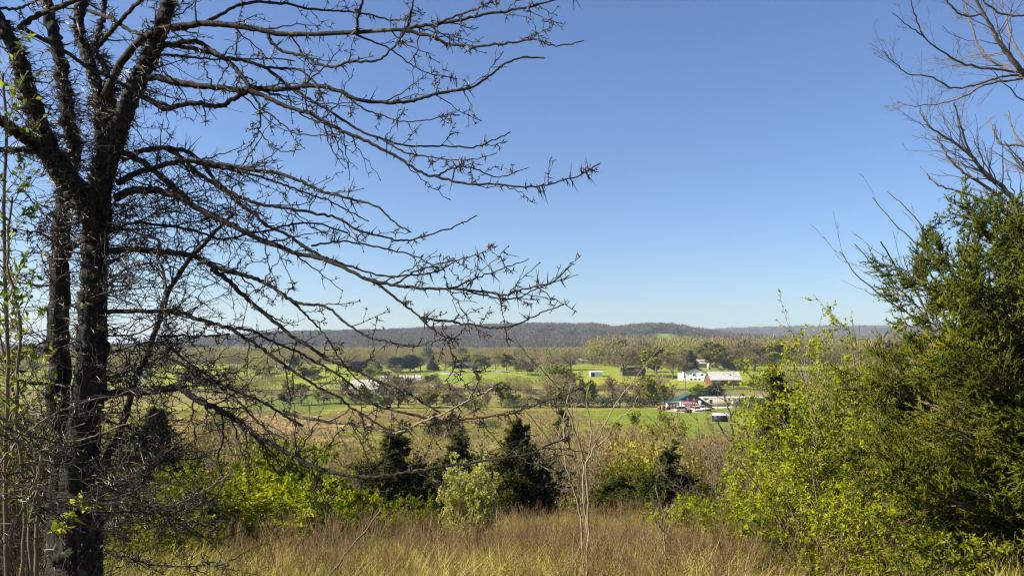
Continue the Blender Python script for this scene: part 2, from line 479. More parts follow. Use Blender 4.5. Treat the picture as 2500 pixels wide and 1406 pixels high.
# river
xs = np.linspace(-260, 330, 120); rv = MB()
for s_ in range(len(xs) - 1):
    a, c = xs[s_], xs[s_ + 1]
    rv.add([(a, river_y(a) - river_w(a), -.08), (c, river_y(c) - river_w(c), -.08), (c, river_y(c) + river_w(c), -.08), (a, river_y(a) + river_w(a), -.08)], [(0, 1, 2, 3)])
mw, nt, b = newmat('river_water')
b.inputs["Base Color"].default_value = (.10, .10, .085, 1); b.inputs["Roughness"].default_value = .12; b.inputs["Specular IOR Level"].default_value = .6
nw = nt.nodes.new("ShaderNodeTexNoise"); nw.inputs["Scale"].default_value = .8
bp = nt.nodes.new("ShaderNodeBump"); bp.inputs["Strength"].default_value = .15; bp.inputs["Distance"].default_value = .05
nt.links.new(nw.outputs[0], bp.inputs["Height"]); nt.links.new(bp.outputs[0], b.inputs["Normal"])
tag(rv.build('river', mw), 'calm river glinting between the bare bank trees', kind='structure')

# road along the far bank
rd = MB(); xs = np.linspace(-420, 420, 200)
ry = 336 + 3 * np.sin(xs / 120)
V = np.concatenate([np.stack([xs, ry - 2.4, g(xs, ry - 2.4) + .25], 1), np.stack([xs, ry + 2.4, g(xs, ry + 2.4) + .25], 1)])
n_ = len(xs); k_ = np.arange(n_ - 1)
rd.add(V, np.stack([k_, k_ + 1, k_ + 1 + n_, k_ + n_], 1))
tag(rd.build('road', plain('asphalt', (.05, .047, .045), .9, .2, 1.5)), 'narrow dark road along the far river bank', kind='structure')

# ------------------------------------------------------------------ scatter (uncountable stuff only)
def scatter(name, pts, rot, scl, idx, meshes, label):
    me = bpy.data.meshes.new(name + "_points")
    n = len(pts)
    me.vertices.add(n); me.vertices.foreach_set("co", np.asarray(pts, np.float32).ravel())
    for an, ty, dat, key in (("rot", 'FLOAT_VECTOR', rot, "vector"), ("scl", 'FLOAT_VECTOR', scl, "vector"), ("idx", 'INT', idx, "value")):
        a = me.attributes.new(an, ty, 'POINT')
        a.data.foreach_set(key, np.asarray(dat, np.int32 if ty == 'INT' else np.float32).ravel())
    o = bpy.data.objects.new(name, me); COL.objects.link(o)
    c = bpy.data.collections.new(name + "_kinds")
    for k, m in enumerate(meshes):
        c.objects.link(bpy.data.objects.new("%s_kind_%s" % (name, chr(97 + k)), m))
    ng = bpy.data.node_groups.new(name, 'GeometryNodeTree')
    ng.interface.new_socket("Geometry", in_out='INPUT', socket_type='NodeSocketGeometry')
    ng.interface.new_socket("Geometry", in_out='OUTPUT', socket_type='NodeSocketGeometry')
    N = ng.nodes; L = ng.links
    gi = N.new("NodeGroupInput"); go = N.new("NodeGroupOutput"); ip = N.new("GeometryNodeInstanceOnPoints")
    ci = N.new("GeometryNodeCollectionInfo"); ci.inputs[0].default_value = c; ci.inputs[1].default_value = True; ci.inputs[2].default_value = True
    def na(nm, ty):
        q = N.new("GeometryNodeInputNamedAttribute"); q.data_type = ty; q.inputs[0].default_value = nm; return q.outputs[0]
    er = N.new("FunctionNodeEulerToRotation")
    L.new(na("rot", 'FLOAT_VECTOR'), er.inputs[0])
    L.new(gi.outputs[0], ip.inputs["Points"]); L.new(ci.outputs[0], ip.inputs["Instance"])
    ip.inputs["Pick Instance"].default_value = True
    L.new(na("idx", 'INT'), ip.inputs["Instance Index"]); L.new(er.outputs[0], ip.inputs["Rotation"]); L.new(na("scl", 'FLOAT_VECTOR'), ip.inputs["Scale"])
    L.new(ip.outputs[0], go.inputs[0])
    md = o.modifiers.new("scatter", 'NODES'); md.node_group = ng
    tag(o, label, kind='stuff')
    return o

def rand_rot(n, tilt=.06):
    return np.stack([rng.normal(0, tilt, n), rng.normal(0, tilt, n), rng.uniform(0, 6.283, n)], 1)

# ------------------------------------------------------------------ plant builders (local coordinates, base at the origin)
def trunk_chain(H, r, S=8, lean=.04, wig=.03):
    z = np.linspace(-.15, H, S)
    p = np.stack([np.cumsum(rng.normal(0, wig * H / S, S)), np.cumsum(rng.normal(0, wig * H / S, S)), z], 1)
    p[:, :2] += np.outer(z / H, rng.normal(0, lean * H, 2)); p[:, :2] -= p[0, :2]
    return p[None], np.linspace(r, r * .25, S)[None]

def cedar_meshes(H, env, nb1, nb2, nb3, ns, sl, sr, mat, tilt=(15, 40), rt=None):
    """red cedar: trunk, upswept boughs in whorls, feathery scale-leaf sprays -> (trunk, boughs, foliage) meshes"""
    tp, tr = trunk_chain(H, rt or H * .016, 10, .015, .02)
    tb = MB(); tb.add(*tubes(tp, tr, 8))
    h = np.sort(np.concatenate([rng.beta(1.0, 1.25, nb1 - 14) * .97 + .02, rng.uniform(.78, 1.0, 14)]))
    az = np.arange(nb1) * 2.39996 + rng.normal(0, .3, nb1)
    el = np.radians(rng.uniform(tilt[0], tilt[1], nb1) + 18 * h + 60 * np.clip(h - .75, 0, 1))
    L = np.array([env(a) for a in h]) * rng.uniform(.62, 1.18, nb1)
    j = np.clip((h * 9).astype(int), 0, 8); u = (h * 9 - j)[:, None]
    p = tp[0, j] * (1 - u) + tp[0, j + 1] * u
    d = np.stack([np.cos(az) * np.cos(el), np.sin(az) * np.cos(el), np.sin(el)], 1)
    S = 7; B = np.zeros((nb1, S, 3)); B[:, 0] = p
    for k in range(1, S):
        B[:, k] = B[:, k - 1] + d * (L / np.cos(el) / (S - 1))[:, None]
        d = nrm(d + rng.normal(0, .07, d.shape) + np.array([0, 0, .03]))
    BR = np.linspace(1, .2, S)[None] * np.clip(L * .012, .006, .06)[:, None]
    bb = MB(); bb.add(*tubes(B, BR, 4))
    C, CR = grow(B, BR, nb2, .12, 1.0, (25, 60), .42, 5, .05, .12, .5, .003, fall=.35)
    bb.add(*tubes(C, CR, 3))
    D, DR = grow(C, CR, nb3, .1, 1.0, (25, 55), .45, 4, .06, .15, .6, .003, fall=.3)
    fb = MB()
    tC = np.repeat(rng.beta(2.2, 2.2, nb1), nb2)
    tD = np.repeat(tC, nb3)
    for ch, tt, n in ((D, tD, ns), (C, tC, ns)):
        q, T, i, t = sample_chain(ch, n)
        dd = nrm(T * 1.1 + rng.normal(0, .42, T.shape) + np.array([0, 0, .2]))
        tint = np.clip(tt[i] * .55 + rng.beta(2, 3, len(i)) * .6, 0, 1)
        fb.add(*cones(q, dd, sl * rng.uniform(.6, 1.4, len(i)), sr * rng.uniform(.7, 1.3, len(i))), np.repeat(tint, 4))
    return tb.mesh('trunk', M['cedar_bark'], smooth=True), bb.mesh('boughs', M['cedar_bark']), fb.mesh('foliage', mat)

def dims(meshes):
    """real spread and height of a plant's meshes"""
    V = []
    for m in meshes:
        a = np.zeros(len(m.vertices) * 3, np.float32); m.vertices.foreach_get("co", a); V.append(a.reshape(-1, 3))
    V = np.concatenate(V)
    return float(np.percentile(V[:, 2], 99.7)), float((np.percentile(V[:, 0], 97.5) - np.percentile(V[:, 0], 2.5) + np.percentile(V[:, 1], 97.5) - np.percentile(V[:, 1], 2.5)) / 2)

def stand(name, meshes, names, loc, label, cat, group=None, rz=0, scale=(1, 1, 1)):
    root = thing(name, loc, label, cat, group, rz); root.scale = scale
    for m, nm in zip(meshes, names):
        o = bpy.data.objects.new(nm, m); COL.objects.link(o); o.parent = root
        if nm in FINE: o["kind"] = 'stuff'
    return root

def bush_meshes(H, W, nst, nb2, nb3, nl, ls, bmat, lmat, up=.10, r=.018, wig=.10, leafw=.5, base=.12, arch=0.0, rm=.003):
    """many-stemmed shrub -> (stems, leaves)"""
    az = rng.uniform(0, 6.283, nst); out = rng.uniform(.05, 1, nst) ** .7
    S = 9; p = np.zeros((nst, S, 3)); p[:, 0] = np.stack([np.cos(az) * base * W, np.sin(az) * base * W, np.full(nst, -.1)], 1) * rng.uniform(.2, 1, nst)[:, None]
    L = H * rng.uniform(.7, 1.08, nst) * (1 - .25 * out)
    tl = out * W * .5 / H * 1.25
    d = nrm(np.stack([np.cos(az) * tl, np.sin(az) * tl, np.ones(nst)], 1))
    for k in range(1, S):
        p[:, k] = p[:, k - 1] + d * (L / (S - 1))[:, None]
        d = nrm(d + rng.normal(0, wig, d.shape) + np.array([0, 0, up * .3 - arch * k / S]) + arch * .4 * np.stack([np.cos(az), np.sin(az), 0 * az], 1) * out[:, None])
    R = np.linspace(1, .25, S)[None] * r * rng.uniform(.6, 1.2, nst)[:, None]
    sb = MB(); sb.add(*tubes(p, R, 4))
    C, CR = grow(p, R, nb2, .25, 1, (25, 60), .38, 6, up * .6, wig * 1.2, .55, rm)
    sb.add(*tubes(C, CR, 3))
    D, DR = grow(C, CR, nb3, .1, 1, (25, 65), .5, 4, up * .5, wig * 1.3, .6, rm * .75)
    sb.add(*tubes(D, DR, 3))
    res = [sb.mesh('stems', bmat)]
    if nl:
        lb = MB(); tst = rng.beta(2, 2, nst); tC = np.repeat(tst, nb2); tD = np.repeat(tC, nb3)
        for ch, tt, n in ((C, tC, nl), (D, tD, nl)):
            q, T, i, t = sample_chain(ch, n, .55)
            dd = nrm(T * .5 + rng.normal(0, .7, T.shape) + np.array([0, 0, .1]))
            s = ls * rng.uniform(.5, 1.3, len(i))
            tint = np.clip(.45 * tt[i] + .55 * rng.beta(2, 2, len(i)) + rng.normal(0, .05, len(i)), 0, 1)
            lb.add(*leaves(q, dd, s, s * leafw), np.repeat(tint, 4))
        res.append(lb.mesh('leaves', lmat))
    return res

def tree_meshes(H, W, rmin, nb, tmat, twmat, lmat=None, nl=0, ls=.4, t0=.25, ang=(25, 65), up=.07, trunk_r=None, ratio=.55, crown_name='crown'):
    """broad-leaved tree, bare or in bud -> (trunk, crown[, leaves])"""
    tp, tr = trunk_chain(H * .8, trunk_r or H * .022, 9, .03, .05)
    tb = MB(); tb.add(*tubes(tp, tr, 7))
    A, AR = grow(tp, tr, nb[0], t0, .98, ang, ratio * (W / H + .35), 8, up, .10, .6, rmin * 2, fall=.4)
    tb.add(*tubes(A, AR, 5))
    B, BR = grow(A, AR, nb[1], .15, 1, (25, 60), .55, 6, up * .7, .13, .6, rmin * 1.4)
    C, CR = grow(B, BR, nb[2], .1, 1, (20, 60), .6, 4, up * .5, .15, .65, rmin)
    cb = MB(); cb.add(*tubes(B, BR, 3), .3)
    cb.add(*tubes(C, CR, 3), np.repeat(rng.uniform(.1, .9, len(C)), 12))
    if len(nb) > 3 and nb[3]:
        D, DR = grow(C, CR, nb[3], .1, 1, (20, 60), .6, 3, up * .4, .15, .7, rmin * .8)
        cb.add(*tubes(D, DR, 3), np.repeat(rng.uniform(.1, .9, len(D)), 9)); C = D
    res = [tb.mesh('trunk', tmat, smooth=True), cb.mesh(crown_name, twmat)]
    if nl:
        q, T, i, t = sample_chain(C, nl); lb = MB()
        s = ls * rng.uniform(.5, 1.4, len(i))
        dd = nrm(rng.normal(0, 1, T.shape))
        lb.add(*leaves(q, dd, s, s * .7), np.repeat(rng.uniform(0, 1, len(i)), 4))
        res.append(lb.mesh('leaves', lmat))
    return res

def pine_meshes(H, W, n, mat, cone=True):
    """far conifer: trunk and a ragged crown of short downswept sprays"""
    tp, tr = trunk_chain(H, H * .02, 6, .01, .01)
    tb = MB(); tb.add(*tubes(tp, tr, 6))
    h = rng.beta(1, 1.5 if cone else 1.0, n) * .93 + (.06 if cone else .2)
    h = np.clip(h, 0, .99)
    env = (1 - h) ** .8 if cone else np.sqrt(np.clip(1 - ((h - .6) / .42) ** 2, .03, 1)) * .85
    az = rng.uniform(0, 6.283, n); rr = W * .5 * env * rng.uniform(.35, 1.1, n) ** .6
    lob = 1 + .22 * np.sin(az * 5 + h * 31) + .15 * np.sin(h * 60)
    rr *= lob
    q = np.stack([np.cos(az) * rr * .45, np.sin(az) * rr * .45, h * H], 1)
    e = np.stack([np.cos(az) * rr, np.sin(az) * rr, h * H + rng.normal(0, .03 * H, n) - rr * .15], 1)
    d = e - q; L = np.linalg.norm(d, axis=1)
    fb = MB(); fb.add(*cones(q, nrm(d), L + .2, .05 * W * rng.uniform(.5, 1.2, n), 4), np.repeat(rng.uniform(0, 1, n), 5))
    m = int(n * .8); s = rng.integers(0, n, m)
    fb.add(*leaves(q[s] + d[s] * rng.uniform(.2, 1, (m, 1)), nrm(rng.normal(0, 1, (m, 3)) + [0, 0, .3]), .09 * W + .1, .04 * W + .06), np.repeat(rng.uniform(0, 1, m), 4))
    return tb.mesh('trunk', M['bare_bark'], smooth=True), fb.mesh('crown', mat)

# ------------------------------------------------------------------ far woods on the ridges
def wood_mesh(H, W, n, mat, k):
    n = int(n * 2.6); k = k * .6
    q = np.clip(rng.normal(0, .45, (n, 3)), -1, 1) * [W * .5, W * .5, H * .32] + [0, 0, H * .66]
    b = MB()
    d = nrm(q - [0, 0, H * .25] + rng.normal(0, W * .12, q.shape))
    b.add(*leaves(q, d, H * .20 * rng.uniform(.5, 1.3, n), H * k * rng.uniform(.5, 1.4, n), .1), np.repeat(rng.uniform(0, 1, n), 4))
    b.add(*cones(np.array([[0, 0, -1.0]]), np.array([[0, 0, 1.0]]), H * .7, H * .022, 4), .3)
    return b.mesh('woodland_tree', mat)
M['ridge_twig'] = leafmat('ridge_twig', [(0, (.075, .058, .046)), (.4, (.118, .092, .070)), (.75, (.155, .124, .086)), (1, (.165, .15, .065))], .0, .95, .05, rand=True)
def round_tree(H, W, n, mat):
    q = nrm(rng.normal(0, 1, (n, 3))) * (rng.uniform(.15, 1, (n, 1)) ** .45) * [W * .5, W * .5, H * .36] + [0, 0, H * .60]
    q = q + .10 * W * np.sin(q[:, [1, 2, 0]] * 1.3) + rng.normal(0, .03 * W, q.shape)
    b = MB(); b.add(*leaves(q, nrm(q - [0, 0, H * .2] + rng.normal(0, W * .3, q.shape)), H * .09 * rng.uniform(.5, 1.4, n), H * .022 * rng.uniform(.5, 1.5, n), .1), np.repeat(rng.uniform(0, 1, n), 4))
    b.add(*cones(np.array([[0, 0, -1.0]]), np.array([[0, 0, 1.0]]), H * .8, H * .02, 5), .1)
    return b.mesh('woodland_tree', mat)
M['belt_twig'] = leafmat('belt_twig', [(0, (.14, .10, .06)), (.35, (.23, .17, .095)), (.6, (.28, .25, .08)), (1, (.30, .34, .03))], .3, .95, .05, rand=True)
M['ridge_olive'] = leafmat('ridge_olive', [(0, (.075, .068, .04)), (.5, (.115, .105, .05)), (1, (.145, .145, .05))], .0, .95, .05, rand=True)
wm = [wood_mesh(12, 9, 70, M['ridge_olive' if q_ == 3 else 'ridge_twig'], .07) for q_ in range(4)] + [wood_mesh(12, 7, 80, M['far_pine'], .10), wood_mesh(10, 6, 80, M['far_pine'], .11)] + [round_tree(13, 11, 330, M['belt_twig']) for _ in range(4)]
def wood(n, y0, y1, s0, s1, keep=None):
    y = np.sqrt(rng.uniform(y0 ** 2, y1 ** 2, n)); x = rng.uniform(-.86, .86, n) * (y + 100)
    z = g(x, y); m = ~((y < 1605) & (in_hill_meadow(x, y, z) | in_hill_meadow(x, y, z + 5) | in_hill_meadow(x, y, z + 10)))
    if keep is not None: m &= keep(x, y, z)
    x, y, z = x[m], y[m], z[m]
    k = rng.integers(0, 3, len(x)); ol_ = (hashnoise(x, y, 150, 51) + rng.normal(0, .12, len(x))) > .54; k[ol_] = 3
    k = rng.integers(0, 4, len(x)) + 6 if y1 < 1131 else k; ev = (hashnoise(x, y, 120, 8) > .70) & (rng.uniform(0, 1, len(x)) < (.55 if y0 > 1000 else .2)) | (rng.uniform(0, 1, len(x)) < .035)
    k[ev] = rng.integers(4, 6, ev.sum())
    s = rng.uniform(s0, s1, len(x)) * np.where(ev, .95, 1)
    return np.stack([x, y, z], 1), s, k
parts = [wood(30000, 1130, 1800, .75, 1.4), wood(24000, 2600, 3960, 1.2, 2.2), wood(13000, 590, 1130, .55, 1.05, lambda x, y, z: ((hashnoise(x, y, 130, 9) > .12) | (y > 680)) & (x / y < .10)), wood(14000, 545, 1130, .9, 1.65, lambda x, y, z: ((hashnoise(x, y, 130, 9) > .12) | (y > 680)) & (x / y >= .10)),
         wood(3800, 395, 590, .35, .75, lambda x, y, z: (x / y > -.30) & (hashnoise(x, y, 45, 16) > .70) & (hashnoise(x, y, 12, 17) > .5) & ~((x / y > .18) & (x / y < .31) & (y < 440))),
         wood(9000, 400, 590, .5, 1.0, lambda x, y, z: (x / y < -.27) & (hashnoise(x, y, 60, 13) > .55) & (rng.uniform(0, 1, len(x)) < .5)), wood(9000, 256, 345, .35, .62, lambda x, y, z: (np.abs(y - river_y(x)) > 15) & (np.abs(y - 336) > 5) & (hashnoise(x, y, 24, 14) > .62) & (x / y < .19) & (y > 262) & ~((x > 8) & (y < 280)) & (rng.uniform(0, 1, len(x)) < .4)), wood(5000, 300, 420, .4, .8, lambda x, y, z: (x / y > .33) & (hashnoise(x, y, 30, 15) > .5))]
# low growth along the upper edge of the hill meadow
y_ = rng.uniform(1585, 1790, 1500); x_ = (rng.uniform(1540, 1710, 1500) - 1250) / F * y_
parts.append((np.stack([x_, y_, g(x_, y_)], 1), rng.uniform(.3, .55, 1500), rng.integers(0, 4, 1500)))
pts = np.concatenate([a for a, _, _ in parts]); s = np.concatenate([b_ for _, b_, _ in parts]); k = np.concatenate([c for _, _, c in parts])
scatter('far_woods', pts, rand_rot(len(pts)), np.stack([s * rng.uniform(.85, 1.2, len(s)), s, s], 1), k, wm, 'grey brown leafless woods covering the ridges with scattered dark evergreens')

# ------------------------------------------------------------------ grass and dead weeds of the brow
def blades(n, h, w, spread, bend, t=(0, 1), seg=3):
    az = rng.uniform(0, 6.283, n); rr = spread * np.sqrt(rng.uniform(0, 1, n)); p = np.stack([np.cos(az) * rr, np.sin(az) * rr, np.full(n, -.03)], 1)
    b2 = rng.uniform(0, 6.283, n); L = h * rng.uniform(.45, 1.15, n); bd = bend * rng.uniform(.3, 1.3, n)
    V = []
    sd = np.stack([-np.sin(b2), np.cos(b2), 0 * b2], 1)
    for k in range(seg + 1):
        f = k / seg
        c = p + np.stack([np.cos(b2) * L * bd * f * f, np.sin(b2) * L * bd * f * f, L * f * (1 - .35 * bd * f)], 1)
        ww = w * (1 - .9 * f)
        V += [c - sd * ww, c + sd * ww]
    V = np.stack(V, 1); m = (seg + 1) * 2
    idx = np.arange(n * m).reshape(n, m)
    Q = np.concatenate([idx[:, [2 * k, 2 * k + 1, 2 * k + 3, 2 * k + 2]] for k in range(seg)])
    mb = MB(); mb.add(V, Q, np.repeat(rng.uniform(t[0], t[1], n), m)); return mb
gm = [blades(50, .42, .0054, .17, .75, (.2, 1)).mesh('grass_clump', M['grass']) for _ in range(4)] + [blades(50, .36, .0060, .16, .8, (0, .45)).mesh('grass_clump', M['grass']) for _ in range(3)]
n = 21000
y = rng.uniform(2.2, 26, n) ; x = rng.uniform(-.78, .78, n) * (y + 2)
gk = rng.integers(0, 4, n); gr = (hashnoise(x, y, 1.6, 4) + .25 * rng.uniform(-1, 1, n)) > np.interp(x, [-6, -1, 2, 6], [.42, .55, .75, .55]); gk[gr] = rng.integers(4, 7, gr.sum())
s = rng.uniform(.7, 1.35, n) * (.7 + .6 * hashnoise(x, y, 1.2, 42))
scatter('grass', np.stack([x, y, g(x, y)], 1), rand_rot(n, .12), np.stack([s, s, s * rng.uniform(.7, 1.2, n)], 1), gk, gm, 'tangled dry and green grass at the foot of the dead weeds')

def weed_mesh(H, nb):
    p, r = trunk_chain(H, .0048, 6, .12, .18)
    b = MB(); b.add(*tubes(p, np.clip(r, .0022, 1), 3), rng.uniform(.2, .8))
    A, AR = grow(p, r, nb, .3, 1, (15, 45), .38, 4, .16, .12, .7, .0019)
    b.add(*tubes(A, AR, 3), np.repeat(rng.uniform(0, 1, len(A)), 12))
    B, BR = grow(A, AR, 2, .3, 1, (20, 50), .45, 3, .14, .15, .8, .0016)
    b.add(*tubes(B, BR, 3), np.repeat(rng.uniform(.2, 1, len(B)), 9))
    return b
wd = [weed_mesh(rng.uniform(.75, 1.05), int(rng.integers(5, 11))).mesh('weed_stalk', M['weed']) for _ in range(9)]
n = 16000
y = rng.uniform(6.5, 24, n); x = rng.uniform(-.74, .74, n) * (y + 1)
keep = rng.uniform(0, 1, n) < np.interp(x / y, [-.55, -.40, -.32, -.05, .30, .42, .6], [.15, .25, .55, .9, 1, .6, .4])
x, y = x[keep], y[keep]; n = len(x)
s = rng.uniform(.65, 1.15, n) * (.50 + .55 * hashnoise(x, y, 1.7, 41))
scatter('dead_weeds', np.stack([x, y, g(x, y)], 1), rand_rot(n, .20), np.stack([s, s, s], 1), rng.integers(0, 9, n), wd, 'brown dead weed stalks standing thickly across the brow')

# ------------------------------------------------------------------ rough grass on the slope and meadow
tm = [blades(40, .9, .022, .55, .6, (0, 1), 2).mesh('meadow_tuft', M['meadow']) for _ in range(4)]
n = 30000
y = np.sqrt(rng.uniform(24 ** 2, 235 ** 2, n)); x = rng.uniform(-.72, .72, n) * y
px_ = 1250 + F * x / y; hay = in_poly(x, y, px_poly(FIELDS[4][0])); tan_ = in_poly(x, y, px_poly(FIELDS[1][0]))
keep = ~hay & (rng.uniform(0, 1, n) < .35 + .65 * hashnoise(x, y, 14, 12))
x, y = x[keep], y[keep]; n = len(x)
s = rng.uniform(.5, 1.2, n) * np.interp(y, [24, 60, 230], [.6, .9, 1.1])
scatter('meadow_grass', np.stack([x, y, g(x, y)], 1), rand_rot(n, .1), np.stack([s, s, s * .8], 1), rng.integers(0, 4, n), tm, 'rough tan and green grass tufts over the slope and meadow')

# ------------------------------------------------------------------ brush on the slope below the brow (one tangled mass)
bs = []
for _ in range(4):
    st = bush_meshes(3.0, 3.2, 14, 8, 6, 0, 0, M['far_twig'], None, r=.024, wig=.12, rm=.010)[0]; bs.append(st)
def leafy_clump(H, W, n, mat, ls):
    q = nrm(rng.normal(0, 1, (n, 3))) * (rng.uniform(.25, 1, (n, 1)) ** .5) * [W * .5, W * .5, H * .5] + [0, 0, H * .5]
    q += rng.normal(0, .12 * W, q.shape)
    b = MB(); b.add(*leaves(q, nrm(rng.normal(0, 1, q.shape) + [0, 0, .4]), ls * rng.uniform(.5, 1.3, n), ls * .5 * rng.uniform(.5, 1.3, n)), np.repeat(rng.uniform(0, 1, n), 4))
    return b
M['brush_leaf'] = leafmat('brush_leaf', [(0, (.16, .15, .02)), (.5, (.30, .27, .03)), (1, (.46, .38, .07))], .35, .7, rand=True)
for _ in range(3):
    bs.append(leafy_clump(2.2, 2.6, 700, M['brush_leaf'], .17).mesh('brush', M['brush_leaf']))
n = 2600
y = rng.uniform(34, 150, n); px_ = rng.uniform(-300, 2900, n); x = (px_ - 1250) / F * y
dens = np.where(px_ > 1330, np.interp(y, [34, 80, 118, 135, 150], [1, 1, .8, .25, 0]), np.interp(y, [34, 48, 60, 75, 150], [.5, .35, .12, .05, .02]))
dens = np.where(px_ < 720, np.interp(y, [34, 80, 110, 150], [.9, .6, .2, .05]), dens)
keep = (rng.uniform(0, 1, n) < dens)
x, y = x[keep], y[keep]; n = len(x)
kk = rng.integers(0, 7, n); s = rng.uniform(.7, 1.6, n)
scatter('slope_brush', np.stack([x, y, g(x, y)], 1), rand_rot(n, .08), np.stack([s, s, s], 1), kk, bs, 'tangled bare and budding brush filling the slope below the cedars')

# ------------------------------------------------------------------ honey locust
LOC = np.array([*P(180, 800, 5.0)[:2], 0.0]); LOC[2] = gz(LOC[0], LOC[1]) - .05
locust = thing('honey_locust', LOC, 'dark leafless thorny locust tree with clustered stems and long sweeping branches', 'tree')
SAMP = []   # (px, py, depth, radius) of everything already standing

def depth_at(px, py):
    if not SAMP: return 5.0
    a = np.concatenate(SAMP); k = np.argmin((a[:, 0] - px) ** 2 + (a[:, 1] - py) ** 2)
    return a[k, 2] if (a[k, 0] - px) ** 2 + (a[k, 1] - py) ** 2 < 60 ** 2 else None

def spikes(mb, q, T, n, L, r, spread=1.0):
    """branched thorns: a main spike and two side spikes at its foot"""
    m = len(q)
    perp = nrm(rng.normal(0, 1, (m, 3))); perp = nrm(perp - (perp * T).sum(1, keepdims=True) * T)
    d = nrm(perp + .35 * T * rng.uniform(-.4, 1, (m, 1)))
    LL = L * rng.uniform(.45, 1.3, m)
    mb.add(*cones(q, d, LL, r, 4))
    side = nrm(np.cross(d, T))
    for sgn in (-1, 1):
        f = rng.uniform(0, 1, m) < .75
        q2 = q[f] + d[f] * (LL[f] * .22)[:, None]
        d2 = nrm(d[f] * .45 + sgn * side[f] * spread + rng.normal(0, .3, (f.sum(), 3)))
        mb.add(*cones(q2, d2, LL[f] * rng.uniform(.35, .75, f.sum()), r * .8, 3))

def limb(kind, pts, w0, w1, d1=None, d0=None, k=7, n=None, twigs=6.0, thorns=10.0, twl=(.06, .36), jit=.0025, mat='locust_bark', t0=.12, tlen=.062, sub=2, fork=True):
    """one traced stem or branch: pts (px, py), widths in pixels, depth running from its parent to d1"""
    p2 = np.array(pts, float)
    if d0 is None:
        d0 = depth_at(*p2[0]) or 5.0
    if d1 is None: d1 = d0
    seg = np.r_[0, np.cumsum(np.linalg.norm(np.diff(p2, axis=0), axis=1))]; seg /= seg[-1]
    dep = d0 + (d1 - d0) * seg ** 1.15
    if kind == 'branch': w0 = w0 * .9
    w = w0 + (w1 - w0) * seg ** (.62 if kind == 'branch' else .8)
    rowsx = smooth_path(np.c_[p2, dep, w], n or max(8, int(6 * len(p2))))
    c = np.array([P(a, b_, d) for a, b_, d, _ in rowsx]); R = np.clip(rowsx[:, 3], 1.5, None) * .5 * rowsx[:, 2] / F
    c[1:-1] += rng.normal(0, jit, c[1:-1].shape); R = R * (1 + rng.normal(0, .06, len(R)))
    SAMP.append(np.c_[rowsx[:, :3], R])
    mb = MB(); Rk = R[None]
    if k > 12:      # furrowed bark
        an = 2 * np.pi * np.arange(k) / k; s_ = np.r_[0, np.cumsum(np.linalg.norm(np.diff(c, axis=0), axis=1))]
        u_ = np.stack([np.cos(an), np.sin(an)], 1) * 4.0
        nz = hashnoise(u_[None, :, 0] * 3 + s_[:, None] * .3, u_[None, :, 1] * 3 + s_[:, None] * 1.2, 1.0, 21) + .6 * hashnoise(u_[None, :, 0] * 6, u_[None, :, 1] * 6 + s_[:, None] * 3.5, 1.0, 22)
        lump = hashnoise(u_[None, :, 0] * .6 + 3, u_[None, :, 1] * .6 + s_[:, None] * 1.6, 1.0, 23)
        Rk = (R[:, None] * (1 + .13 * (nz - .8) + .08 * (lump - .5)))[None]
    mb.add(*tubes(c[None], Rk, k))
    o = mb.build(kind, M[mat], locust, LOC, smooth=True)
    Lm = np.linalg.norm(np.diff(c, axis=0), axis=1).sum()
    cc, RR = c[None], np.clip(R[None] * .55, None, .007)
    th = MB()
    if twigs:
        A, AR = grow(cc, RR, max(1, int(Lm * twigs)), t0, .95, (25, 75), .24, 9, .012, .12, .8, .0028, zig=.34, lmin=twl[0], lmax=twl[1], fall=.75)
        B, BR = grow(A, AR, sub, .25, .95, (30, 75), .45, 6, .01, .12, .8, .0024, zig=.3, lmin=.04, lmax=.22)
        tw = MB(); tw.add(*tubes(A, AR, 4)); tw.add(*tubes(B, BR, 3))
        # knobbly tips
        tw.add(*cones(A[:, -1], nrm(A[:, -1] - A[:, -2]), .012, .0045, 4))
        tw.build('twigs', M['locust_twig'], o, LOC)
        q, T, i, t = sample_chain(A, 3); spikes(th, q, T, 1, tlen * .75, .0036)
        q, T, i, t = sample_chain(B, 1); spikes(th, q, T, 1, tlen * .7, .0034)
    m_ = max(2, int(Lm * thorns)); ctr = rng.uniform(0, 1, max(1, m_ // 3))      # thorns stand in knots with bare lengths between
    t = np.clip(ctr[rng.integers(0, len(ctr), m_)] + rng.normal(0, .012, m_), 0, .999); f = t * (len(c) - 1); j = np.minimum(f.astype(int), len(c) - 2)
    q = c[j] + (c[j + 1] - c[j]) * (f - j)[:, None]; T = nrm(c[j + 1] - c[j])
    spikes(th, q, T, 1, tlen * 1.05 * rng.lognormal(0, .4, m_), .0044)
    th.build('thorns', M['thorn'], o, LOC)
    return o

S_ = dict(k=24, n=120, twigs=2.0, thorns=22, tlen=.085, jit=.006, t0=.05)
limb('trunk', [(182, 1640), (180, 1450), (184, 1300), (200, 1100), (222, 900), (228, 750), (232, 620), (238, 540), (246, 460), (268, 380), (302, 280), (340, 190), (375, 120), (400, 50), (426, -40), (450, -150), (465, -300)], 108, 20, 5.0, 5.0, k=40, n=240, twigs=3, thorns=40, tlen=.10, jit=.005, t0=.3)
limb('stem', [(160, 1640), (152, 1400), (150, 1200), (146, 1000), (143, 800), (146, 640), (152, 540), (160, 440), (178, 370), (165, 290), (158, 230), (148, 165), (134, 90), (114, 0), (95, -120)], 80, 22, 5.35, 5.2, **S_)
limb('stem', [(238, 545), (208, 500), (164, 440), (128, 385), (112, 350), (88, 285), (62, 205), (44, 140), (12, 75), (-30, 0), (-70, -90)], 64, 22, 4.7, **S_)
